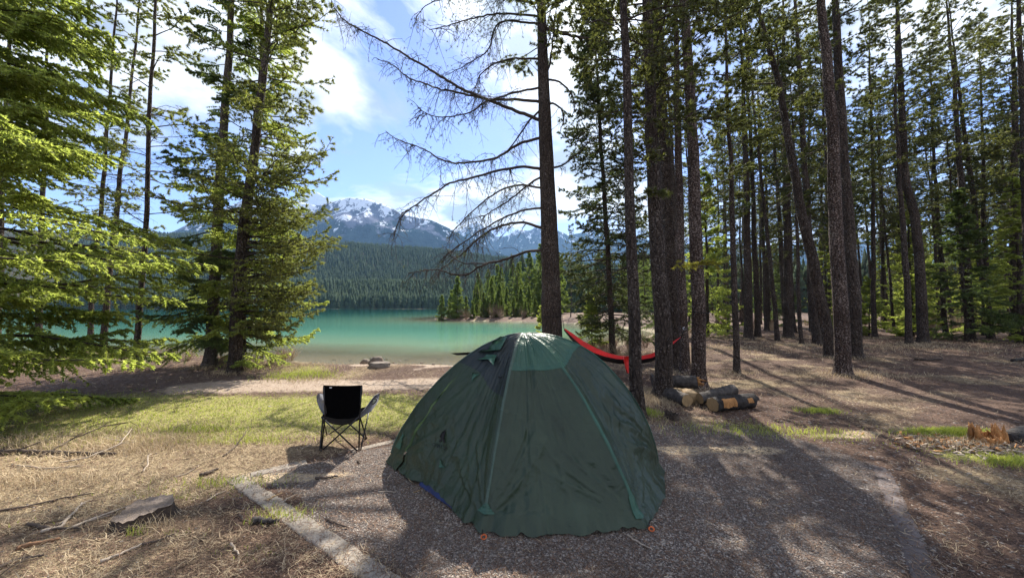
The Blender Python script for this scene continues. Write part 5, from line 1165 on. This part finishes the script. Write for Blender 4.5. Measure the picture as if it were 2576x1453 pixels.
def slab(V, i0, i1, j0, j1, off=1.05, m_='orangewood', parent=None):
    C = V.mean(1, keepdims=True); A = C + (V - C) * off; A = A[i0:i1, j0:j1]; n_, k = A.shape[:2]; idx = np.arange(n_ * k).reshape(n_, k); mb = MB(); mb.add(A.reshape(-1, 3), np.stack([idx[:-1, :-1], idx[:-1, 1:], idx[1:, 1:], idx[1:, :-1]], -1).reshape(-1, 4)); mb.build('bare_patch', M[m_], parent)
def topj(V):   # ring index facing up and towards the viewer
    C = V[5].mean(0); d = V[5] - C; return int(np.argmax(d[:, 2] * 1.0 - d[:, 1] * .7))
j = topj(LV); LV2 = np.roll(LV, 10 - j, axis=1); slab(LV2, 3, 11, 9, 14, 1.04, parent=LG); slab(LV2, 16, 20, 10, 13, 1.04, parent=LG)
y1 = G(1730, 1024)[1]; a = at(1729, 1003, y1 + .05); b = at(1660, 993, y1 + .75); a[2] = b[2] = .095; log(a, b, .10, 'log with an upright pale sawn end, lying left behind the thick pine', 'char_grey', .12, seed=2)
a = at(1760, 1000, y0 + .35); b = at(1846, 977, y0 + .62); a[2] -= .01; b[2] -= .02; log(a, b, .09, 'scaly grey black log resting slantwise on top of the pile', 'char_grey', .09, (True, False), seed=3)
a = at(1850, 1008, y0 + .62); b = at(1895, 1000, y0 + .8); log(a + [0, 0, -.02], b + [0, 0, -.03], .10, 'short dark log half hidden behind the scorched one', 'char', .10, (False, False), seed=4)
a = at(1752, 976, y1 + .95); b = at(1640, 972, y1 + 1.25); a[2] = .20; b[2] = .17; SPL, SV = log(a, b, .12, 'grey weathered log at the back with an orange splintered end', 'char_grey', .12, (False, False), seed=5)
rg = np.random.default_rng(8)
mb = MB()
for i in range(16):
    an = rg.uniform(0, 6.28); c0 = a + [.0, .06 * math.cos(an), .07 * math.sin(an)]; tube_capped(mb, np.array([c0, c0 + [rg.uniform(.04, .18), rg.normal(0, .02), rg.normal(-.02, .03)]]), np.array([rg.uniform(.015, .03), .003]), 4)
mb.build('splintered_end', M['orangewood'], SPL)
# split billet between the sawn ends
bl = G(1758, 1018); c_ = bl + [0, .15, .075]
mb = MB(); w_, h_, d_ = .15, .15, .35
V = np.array([[-w_, -.06, -h_ / 2], [w_ * 1.1, -.05, -h_ / 2], [w_ * .9, -.05, h_ * .2], [.03, -.06, h_ * .62], [-w_ * .8, -.06, h_ * .5]]); V2 = V + [.05, d_, 0]
mb.add2(np.concatenate([V, V2]) + c_, [[0, 1, 2], [0, 2, 3], [0, 3, 4], [5, 7, 6], [5, 8, 7], [5, 9, 8]], [[i, i + 5, (i + 1) % 5 + 5, (i + 1) % 5] for i in range(5)])
tag(mb.build('split_billet', M['cutwood']), 'pale split block of wood between the two sawn log ends', 'firewood')

def stump(c, r, h, label, top='stumptop', side='stumpbark', seed=0, jag=.02, flare=.35, tilt=(0, 0), name='tree_stump', sx=1.0):
    rg = np.random.default_rng(seed); k = 40; a = np.arange(k) / k * 2 * math.pi; T = thing(name, label, 'stump', (c[0], c[1], c[2]))
    lob = 1 + .10 * np.sin(a * 3 + rg.uniform(0, 6)) + .06 * np.sin(a * 5 + rg.uniform(0, 6)) + rg.normal(0, .015, k)
    rows = []
    for q_ in (0, .12, .3, .6, .9, 1.0):
        rr = r * (lob + flare * (1 - q_) ** 3 * (1 + .5 * np.sin(a * 4))) ; z = -.04 + (h + .04) * q_
        zz = z + (tilt[0] * np.cos(a) + tilt[1] * np.sin(a)) * q_ + (rg.normal(0, jag, k) if q_ == 1 else 0)
        rows.append(np.stack([c[0] + rr * np.cos(a) * sx, c[1] + rr * np.sin(a), c[2] + zz], -1))
    A = np.array(rows); idx = np.arange(6 * k).reshape(6, k); f = np.stack([idx[:-1], np.roll(idx[:-1], -1, 1), np.roll(idx[1:], -1, 1), idx[1:]], -1).reshape(-1, 4); mb = MB(); mb.add(A.reshape(-1, 3), f); mb.build('bark', M[side], T, smooth=True)
    rings = [A[-1] * 1.0]; cen = A[-1].mean(0)
    for q_ in (.85, .6, .3): rings.append(cen + (A[-1] - cen) * q_ + np.stack([0 * a, 0 * a, rg.normal(-.008, jag * .35, k)], -1))
    A2 = np.array(rings); idx = np.arange(4 * k).reshape(4, k); f = np.stack([idx[:-1], np.roll(idx[:-1], -1, 1), np.roll(idx[1:], -1, 1), idx[1:]], -1).reshape(-1, 4); n0 = 4 * k
    mb = MB(); mb.add2(np.concatenate([A2.reshape(-1, 3), [cen]]), [[n0, idx[3, i], idx[3, (i + 1) % k]] for i in range(k)], f); mb.build('cut_top', M[top], T)
    return T
c = G(362, 1300); stump((c[0], c[1], 0), .165, .075, 'broad low sawn stump in the dry grass on the left', seed=3, jag=.006, tilt=(.012, .012), flare=.5)
c = G(1690, 1052); T = stump((c[0], c[1], 0), .085, .075, 'small rotten stump in front of the log pile beside the tent', 'stumpbark', seed=5, jag=.025)
# splintered orange stump
c = G(2487, 1112); T = thing('splintered_stump', 'low splintered stump of bright orange torn wood at the right', 'stump', c); rg = np.random.default_rng(12)
for grp in range(7):
    an = grp / 7 * 6.28; mb = MB(); hh = [.20, .12, .17, .19, .08, .10, .07][grp]; 
    for i in range(11):
        a2 = an + rg.uniform(-.5, .5); r_ = rg.uniform(.07, .15); b0 = c + [r_ * math.cos(a2), r_ * .8 * math.sin(a2), -.03]; h2 = hh * rg.uniform(.6, 1.15)
        P = np.array([b0, b0 + [.01 * math.cos(a2), .01 * math.sin(a2), h2 * .6 + .03], b0 + [rg.normal(0, .02), rg.normal(0, .02), h2 + .03]]); tube_capped(mb, P, np.array([.032, .020, .003]) * rg.uniform(.6, 1.2), 5)
    mb.build('shard', M['orangewood'], T)
mb = MB(); tube_capped(mb, np.array([G(2535, 1112) + [0, .02, .05], G(2580, 1118) + [0, .1, .05], G(2680, 1125) + [0, .3, .06]]), np.array([.06, .085, .09]), 12); tag(mb.build('fallen_trunk', M['char'], smooth=True), 'dark rotten fallen trunk beside the splintered orange stump', 'log')
def scatter_chips(c, sx_, sy_, n_, label, name, m_, sz=(.03, .10), seed=0):
    rg = np.random.default_rng(seed); mb = MB()
    for i in range(n_):
        x, y = c[0] + rg.normal(0, sx_), c[1] + rg.normal(0, sy_); z = gz(x, y) + rg.uniform(.003, .018); a = rg.uniform(0, 6.28); L, w_ = rg.uniform(*sz), rg.uniform(.008, .03); t_ = rg.normal(0, .012)
        d = np.array([math.cos(a), math.sin(a), 0]) * L / 2; s = np.array([-math.sin(a), math.cos(a), 0]) * w_ / 2; p = np.array([x, y, z])
        V = [p - d - s + [0, 0, -t_], p + d - s + [0, 0, t_], p + d * .8 + s + [0, 0, t_], p - d + s + [0, 0, -t_ + .003]]; V = np.array(V + [v + np.array([0, 0, .006]) for v in V]); mb.add(V, [[3, 2, 1, 0], [4, 5, 6, 7], [0, 1, 5, 4], [1, 2, 6, 5], [2, 3, 7, 6], [3, 0, 4, 7]])
    tag(mb.build(name, M[m_]), label, 'wood chips', kind='stuff')
scatter_chips(G(2400, 1118), .30, .11, 170, 'orange and grey wood chips strewn round the splintered stump', 'wood_chips', 'orangewood', seed=1)
scatter_chips(G(2430, 1125), .32, .13, 170, 'grey bark chips strewn round the splintered stump', 'bark_chips', 'stick', seed=2)

import bmesh
def rock(px, py, wpx, hpx, label, seed, dz=0.0, grp=None, Y=None, flat=1.0):
    p = Gz(px, py) if Y is None else at(px, py, Y); w_ = wpx / F * p[1] / 2; h_ = hpx / F * p[1]
    bm = bmesh.new(); bmesh.ops.create_icosphere(bm, subdivisions=4, radius=1)
    for v in bm.verts:
        c0 = v.co.copy(); n1 = fbm(c0.x * 1.1 + seed, c0.y * 1.1, c0.z * 1.1); n2 = fbm(c0.x * 4 + seed, c0.y * 4, c0.z * 4); v.co = c0 * (1 + .22 * n1 + .05 * n2)
        v.co.z = max(min(v.co.z, flat), -.6); v.co.x *= w_; v.co.y *= w_ * .75; v.co.z = (v.co.z + .45) * h_ / 1.3
    me = bpy.data.meshes.new('rock'); bm.to_mesh(me); bm.free()
    for q_ in me.polygons: q_.use_smooth = True
    o_ = link('rock', me, M['rock']); o_.location = (p[0], p[1] + w_ * .5, p[2] + dz - .02); tag(o_, label, 'rock', grp)
rock(948, 926, 54, 19, 'flat brown boulder at the water edge, front of three', 1, flat=.55)
rock(943, 917, 36, 19, 'round pale boulder standing in the shallows behind the flat one', 5)
rock(917, 914, 26, 11, 'small dark boulder left of the round pale one in the shallows', 9)
for i, (x_, y_, w1_, h1_) in enumerate([(968, 906, 14, 5), (935, 905, 16, 6), (1022, 907, 12, 3), (1005, 910, 8, 2), (1060, 915, 9, 3), (1090, 918, 8, 3), (880, 908, 9, 2), (840, 906, 9, 2), (1105, 905, 12, 3), (990, 914, 7, 2)]):
    rock(x_, y_, w1_, h1_, 'small stone lying in the shallow water', 20 + i, .03, 'small stones in the shallows')
for i, (x_, y_, w1_, h1_) in enumerate([(870, 955, 7, 4), (846, 958, 6, 3), (1655, 1022, 9, 7), (1815, 1016, 5, 3), (2108, 975, 6, 4)]):
    rock(x_, y_, w1_, h1_, ['pale pebble at the edge of the path near the bank', 'grey pebble at the edge of the path', 'round grey stone in the grass beside the slim pine', 'little stone just below the scorched log', 'stone in front of the thickest flecked pine'][i], 40 + i)

# ---------------- sticks lying about ----------------
def stick(pts, r, label, m_='stick', seed=0, twigs=0, lift=.0, name='stick'):
    rg = np.random.default_rng(seed); Q = np.array([Gz(*p) for p in pts]); Q[:, 2] += r * .8 + .004
    if np.ndim(lift): Q[:, 2] += np.array(lift)
    u = np.linspace(0, len(Q) - 1, 6 * len(Q)); P = np.stack([np.interp(u, np.arange(len(Q)), Q[:, k]) for k in range(3)], 1); P[1:-1] += rg.normal(0, r * .35, (len(P) - 2, 3)) * [1, 1, .4]
    mb = MB(); tube_capped(mb, P, np.linspace(r, r * .5, len(P)), 7)
    for i in range(twigs):
        j_ = rg.integers(2, len(P) - 2); d = norm(P[j_ + 1] - P[j_] + rg.normal(0, .03, 3) * [1, 1, .3]); L = rg.uniform(.08, .25); T_ = np.array([P[j_], P[j_] + d * L * .5 + [0, 0, .01], P[j_] + d * L + rg.normal(0, .03, 3)]); T_[:, 2] = np.maximum(T_[:, 2], .004); tube_capped(mb, T_, np.array([r * .45, r * .3, r * .15]), 5)
    tag(mb.build(name, M[m_], smooth=True), label, 'stick')
stick([(1578, 1348), (1605, 1366), (1642, 1386)], .008, 'grey stick on the gravel below the right corner of the tent')
stick([(820, 1308), (845, 1318), (876, 1331)], .010, 'short pale stick lying alone on the gravel left of the tent', 'stick_dark')
stick([(954, 1239), (975, 1237), (995, 1240)], .006, 'thin bent twig near the left hem of the tent')
stick([(1040, 1240), (1055, 1235), (1068, 1226)], .005, 'yellowish twig touching the left hem of the tent', 'cutwood')
stick([(252, 1417), (300, 1398), (358, 1372)], .011, 'long pale stick in the dry grass below the broad stump')
stick([(358, 1372), (400, 1362), (440, 1345)], .009, 'dark stick continuing the line of the pale one below the stump', 'stick_dark', 4)
stick([(105, 1340), (150, 1330), (190, 1290), (205, 1268)], .013, 'curved grey branch left of the broad stump', seed=5, twigs=3)
stick([(68, 1322), (130, 1335), (210, 1331)], .013, 'dark branch crossing under the curved grey one', 'stick_dark', 6, 2)
stick([(180, 1330), (240, 1305), (300, 1285), (350, 1270)], .010, 'long thin forked grey branch reaching towards the stump', seed=7, twigs=4)
stick([(-20, 1290), (60, 1278), (160, 1255), (235, 1243)], .010, 'dark slanting stick at the left edge above the grey branches', 'stick_dark', 8)
stick([(40, 1385), (90, 1372), (150, 1360)], .016, 'strip of orange brown bark at the lower left', 'barkstrip', 9, name='bark_strip')
stick([(-20, 1440), (40, 1412), (110, 1400)], .012, 'dark stick in the lower left corner', 'stick_dark', 10, 1)
stick([(580, 1370), (592, 1384), (602, 1397)], .008, 'small pale stick standing out of the litter left of the concrete strip', seed=11)
stick([(598, 1290), (610, 1308), (628, 1316)], .010, 'curled dark bark piece beside the concrete strip', 'stick_dark', 12)
stick([(640, 1312), (675, 1318), (700, 1316)], .022, 'flat grey slab of bark lying against the concrete strip', 'char_grey', 13, name='bark_slab')
stick([(672, 1262), (690, 1250), (710, 1242)], .008, 'orange brown split stick lying across the concrete strip', 'cutwood', 14)
stick([(710, 1268), (722, 1256), (738, 1249)], .008, 'grey stick beside the split one next to the strip', seed=15)
stick([(520, 1262), (545, 1245), (570, 1236)], .007, 'thin white twig behind the broad stump', seed=16)
stick([(360, 1188), (372, 1175), (371, 1160), (380, 1150)], .007, 'hooked white twig standing in the straw', seed=17, lift=[0, .02, .05, .03])
stick([(445, 1200), (470, 1192), (500, 1172)], .006, 'white curved twig in the straw near the sawdust', seed=18)
stick([(505, 1200), (530, 1190), (548, 1184)], .020, 'dark lump of bark in the straw in the middle of the lawn edge', 'stick_dark', 19, name='bark_piece')
stick([(560, 1150), (585, 1135), (610, 1118), (625, 1100)], .008, 'dark twig sticking up out of the straw at the lawn edge', 'stick_dark', 20, lift=[0, .02, .07, .12])
stick([(-30, 1143), (60, 1140), (170, 1143), (290, 1146)], .026, 'long dark dead branch lying under the sunny spruce boughs', 'stick_dark', 21, 10)
stick([(100, 1150), (180, 1120), (260, 1098), (320, 1085)], .010, 'springy dead twig rising from the brushwood at the left', 'stick_dark', 22, 8, lift=[0, .06, .12, .10])
stick([(150, 1165), (220, 1160), (300, 1135), (330, 1105)], .008, 'grey dead twig arching over the brushwood', 'stick', 23, 8, lift=[0, .03, .07, .12])
stick([(30, 1170), (120, 1180), (210, 1172)], .008, 'pale twig in front of the dark dead branch', 'stick', 24, 5)
stick([(900, 1165), (905, 1160), (903, 1168)], .012, 'small dark clod on the gravel behind the chair', 'stick_dark', 25, name='bark_piece')
stick([(795, 1205), (830, 1203), (850, 1200)], .012, 'dark twig on the gravel below the chair', 'stick_dark', 26)
stick([(760, 1130), (775, 1124), (782, 1116)], .008, 'pale root snag beside the left foot of the chair', 'stick', 27, 2)
stick([(2255, 1415), (2262, 1417), (2268, 1419)], .004, 'tiny stick on the grimy strip', 'stick', 28)
stick([(2440, 1085), (2360, 1040)], .006, 'thin dead stem left of the orange stump', 'stick_dark', 29) if 0 else None
stick([(2548, 910), (2600, 905)], .05, 'dark rotten log end in the wood at the right edge', 'char', 30, name='rotten_log')
stick([(2300, 905), (2335, 908), (2370, 905)], .035, 'crumbling brown log lying between the right hand trunks', 'stumpbark', 31, name='rotten_log')
# ---------------- ground cover: grass, needles, gravel ----------------
def field(n_, r0, r1, seed, th0=-1.05, th1=1.05, pw=0.0):
    rg = np.random.default_rng(seed); r = r0 * (r1 / r0) ** (rg.uniform(0, 1, n_) ** (1 - pw)); th = rg.uniform(th0, th1, n_)
    return r * np.sin(th), r * np.cos(th), r, rg
def zone_at(x, y):
    z_ = zones(x, y); return z_
def flat_bits(x, y, r, rg, L, w_, tilt=.25, curve=True):
    n_ = len(x); z = ground_z(x, y) + rg.uniform(.002, .012, n_); a = rg.uniform(0, 2 * math.pi, n_); L = L * rg.uniform(.5, 1.3, n_) * (1 + r / 9); w_ = w_ * rg.uniform(.6, 1.4, n_) * (1 + r / 5)
    t = rg.normal(0, tilt, n_); d = np.stack([np.cos(a), np.sin(a), np.abs(t)], -1) * L[:, None]; s = np.stack([-np.sin(a), np.cos(a), rg.normal(0, .4, n_)], -1) * w_[:, None] * .5
    p = np.stack([x, y, z], -1); m_ = p + d * .5 + np.stack([-np.sin(a), np.cos(a), np.full(n_, .25)], -1) * (L * rg.normal(0, .18, n_))[:, None]
    m_[:, 2] = np.maximum(m_[:, 2], z); V = np.stack([p - s, p + s, m_ + s, m_ - s, p + d], 1).reshape(-1, 3); b = np.arange(n_)[:, None] * 5
    return V, b + np.array([[0, 1, 2, 3]]), b + np.array([[3, 2, 4]])
def bits_obj(name, label, cat, V, f4, f3, m_):
    tag(link(name, new_mesh(name, V, [f3, f4] if len(f3) else f4), M[m_]), label, cat, kind='stuff')
M['litter'] = foliage('fallen brown needles', (.035, .021, .015), (.27, .17, .115), .1, (1, 1, 1), .9)
M['straw'] = foliage('dry straw', (.18, .13, .08), (.66, .53, .35), .25, (1, 1, 1), .85)
M['grass'] = foliage('fresh short grass', (.13, .17, .03), (.42, .44, .13), .4, (1.5, 1.6, .8), .6)
x, y, r, rg = field(230000, 1.5, 26, 1); Z = zone_at(x, y); d = sdf(x, y, lake)
ok = (d > .3) & (rg.uniform(0, 1, len(x)) < np.clip(1 - .85 * Z['w_path'] - .6 * Z['w_green'] - .45 * Z['w_pad'], .08, 1))
V, f4, f3 = flat_bits(x[ok], y[ok], r[ok], rg, .035, .0017); bits_obj('pine_litter', 'brown fallen needles and bits strewn over the campsite floor', 'litter', V, f4, f3, 'litter')
x, y, r, rg = field(300000, 1.5, 24, 2); Z = zone_at(x, y); d = sdf(x, y, lake)
ok = (d > .3) & (rg.uniform(0, 1, len(x)) < np.clip(Z['w_straw'] * 1.5 * sm(.32, .62, vnoise(x, y, 5.5, 77, 2)) * (1 - .97 * Z['w_pad']) * (1 - .9 * Z['w_path']) * (1 - .55 * Z['w_green']) * (1 - .7 * Z['w_soil']), .01, 1))
V, f4, f3 = flat_bits(x[ok], y[ok], r[ok], rg, .038, .0017, .4); bits_obj('dry_grass', 'matted dry straw coloured grass', 'grass', V, f4, f3, 'straw')
def blades(x, y, rg, h, w_, lean=.5):
    n_ = len(x); z = ground_z(x, y) - .004; a = rg.uniform(0, 6.28, n_); ln = rg.uniform(.1, lean, n_); h = h * rg.uniform(.5, 1.3, n_)
    p = np.stack([x, y, z], -1); s = np.stack([np.cos(a), np.sin(a), 0 * a], -1) * (w_ * .5)[:, None]; b2 = rg.uniform(0, 6.28, n_); o_ = np.stack([np.cos(b2), np.sin(b2), 0 * b2], -1)
    mid = p + o_ * (h * ln * .35)[:, None]; mid[:, 2] += h * .6; tip = p + o_ * (h * ln * 1.2)[:, None]; tip[:, 2] += h
    V = np.stack([p - s, p + s, mid + s * .8, mid - s * .8, tip], 1).reshape(-1, 3); b = np.arange(n_)[:, None] * 5; return V, b + np.array([[0, 1, 2, 3]]), b + np.array([[3, 2, 4]])
x, y, r, rg = field(260000, 1.6, 14, 3); Z = zone_at(x, y); d = sdf(x, y, lake)
ok = (d > .3) & (rg.uniform(0, 1, len(x)) < np.clip(Z['w_green'] * 1.15 - .12, 0, 1) ** 1.2)
V, f4, f3 = blades(x[ok], y[ok], rg, .022 * (1 + r[ok] / 14), .003 * (1 + r[ok] / 5), .9); bits_obj('green_grass', 'short sunlit green grass of the lawn', 'grass', V, f4, f3, 'grass')
# tufts: taller dry blades round trunks, bank and stumps, fresh green ones at two places
def tufts(lst, n_, h, m_, name, label, seed, lean=.9):
    rg = np.random.default_rng(seed); X, Y_ = [], []
    for (cx, cy, sx_, sy_, k) in lst:
        q_ = int(n_ * k); X.append(rg.normal(cx, sx_, q_)); Y_.append(rg.normal(cy, sy_, q_))
    X = np.concatenate(X); Y_ = np.concatenate(Y_); V, f4, f3 = blades(X, Y_, rg, np.full(len(X), h), .0025 * (1 + np.hypot(X, Y_) / 5), lean); bits_obj(name, label, 'grass', V, f4, f3, m_)
pl = []
for k, (T, pth) in TREES.items():
    pl.append((pth[0][0], pth[0][1] - .1, .28, .22, 1.0))
for (px_, py_, sx_, sy_, k) in [(1660, 1010, .35, .15, 3), (1620, 1010, .3, .3, 2), (1700, 1000, .5, .12, 2.5), (740, 930, .5, .4, 3), (720, 915, .6, .3, 3), (1500, 900, 1.2, .6, 6), (1600, 885, 1.5, .8, 6), (2140, 945, .6, .35, 4), (400, 1090, .8, .25, 4), (200, 1110, .7, .15, 4), (300, 1130, .6, .12, 4), (420, 1110, .35, .1, 3), (100, 1210, .5, .12, 2), (330, 1330, .25, .04, .6), (2000, 880, 2.5, 1, 6), (2350, 880, 2.5, 1, 6), (1800, 880, 1.5, .8, 5), (760, 955, .5, .3, 2), (2400, 1120, .3, .1, 1.5)]:
    c = G(px_, py_); pl.append((c[0], c[1], sx_, sy_, k))
tufts(pl, 260, .085, 'straw', 'grass_tufts', 'longer dry grass round the feet of the trees and along the bank', 5, 1.3)
pl = [(*G(px_, py_)[:2], sx_, sy_, k) for (px_, py_, sx_, sy_, k) in [(2370, 1090, .22, .05, 2.6), (2420, 1088, .15, .05, 1), (1625, 1035, .06, .06, .6), (1640, 1040, .1, .08, .6), (500, 1082, .25, .06, 1), (600, 1110, .4, .06, 1), (760, 945, .4, .25, 3), (1975, 1090, .6, .1, .7), (2060, 1035, .15, .06, 1), (2560, 1165, .2, .06, 1.2), (1850, 1075, .5, .12, .6), (560, 1215, .3, .06, .4), (345, 1340, .05, .02, .05), (705, 1300, .15, .05, .3)]]
tufts(pl, 700, .06, 'grass', 'fresh_grass_tufts', 'bright fresh grass tufts in patches', 6, .7)
# gravel on the pad, scattered pale leaves and stones further right
OC = np.array([[1, 0, 0], [0, 1, 0], [-1, 0, 0], [0, -1, 0], [0, 0, 1], [0, 0, -.5]], float); OF = np.array([[0, 1, 4], [1, 2, 4], [2, 3, 4], [3, 0, 4], [1, 0, 5], [2, 1, 5], [3, 2, 5], [0, 3, 5]])
def stones(x, y, rg, sz, m_, name, label, flat=.5):
    n_ = len(x); V = np.repeat(OC[None], n_, 0) * (1 + rg.normal(0, .22, (n_, 6, 3))); s = sz * rg.lognormal(0, .35, n_); V = V * s[:, None, None] * np.stack([rg.uniform(.7, 1.3, n_), rg.uniform(.7, 1.3, n_), rg.uniform(.35, .8, n_) * flat * 1.3], -1)[:, None]
    a = rg.uniform(0, 6.28, n_); c, s_ = np.cos(a)[:, None], np.sin(a)[:, None]; X = V[..., 0] * c - V[..., 1] * s_; Y_ = V[..., 0] * s_ + V[..., 1] * c; V[..., 0] = X + x[:, None]; V[..., 1] = Y_ + y[:, None]; V[..., 2] += (ground_z(x, y) + .001)[:, None]
    Fx = (OF[None] + (np.arange(n_) * 6)[:, None, None]).reshape(-1, 3); tag(link(name, new_mesh(name, V.reshape(-1, 3), Fx), M[m_]), label, 'gravel', kind='stuff')
M['gravel'] = foliage('mixed gravel', (.065, .05, .042), (.44, .39, .34), 0.0, (1, 1, 1), .85)
x, y, r, rg = field(170000, 1.4, 7.5, 4); Z = zone_at(x, y); ok = rg.uniform(0, 1, len(x)) < np.clip(Z['w_pad'] * 1.0 + .05, 0, 1)
stones(x[ok], y[ok], rg, .0030 * (1 + r[ok] / 4), 'gravel', 'pad_gravel', 'fine grey and pale gravel covering the tent pad')
x, y, r, rg = field(15000, 1.5, 9, 9, -.2, 1.05); 
stones(x, y, rg, .006 * (1 + r / 7), 'gravel', 'loose_stones', 'loose flat pebbles lying in the dark litter on the right', .35)
# ---------------- the air between here and the mountains ----------------
def haze_box(dens, col):
    x0_, x1_, y0_, y1_, z0_, z1_ = -9000, 9000, -70, 7500, -40, 1900
    V = [(x, y, z) for x in (x0_, x1_) for y in (y0_, y1_) for z in (z0_, z1_)]
    F4 = [(0, 1, 3, 2), (4, 6, 7, 5), (0, 4, 5, 1), (2, 3, 7, 6), (0, 2, 6, 4), (1, 5, 7, 3)]
    m, n, l = mat('thin blue air'); o = N(n, 'ShaderNodeOutputMaterial'); v = N(n, 'ShaderNodeVolumePrincipled', {'Density': dens, 'Anisotropy': 0.2}); v.inputs['Color'].default_value = (*col, 1)
    l.new(v.outputs[0], o.inputs['Volume'])
    tag(link('haze', new_mesh('haze', V, np.array(F4)), m), kind='stuff')
haze_box(0.000062, (0.32, 0.58, 1.0))
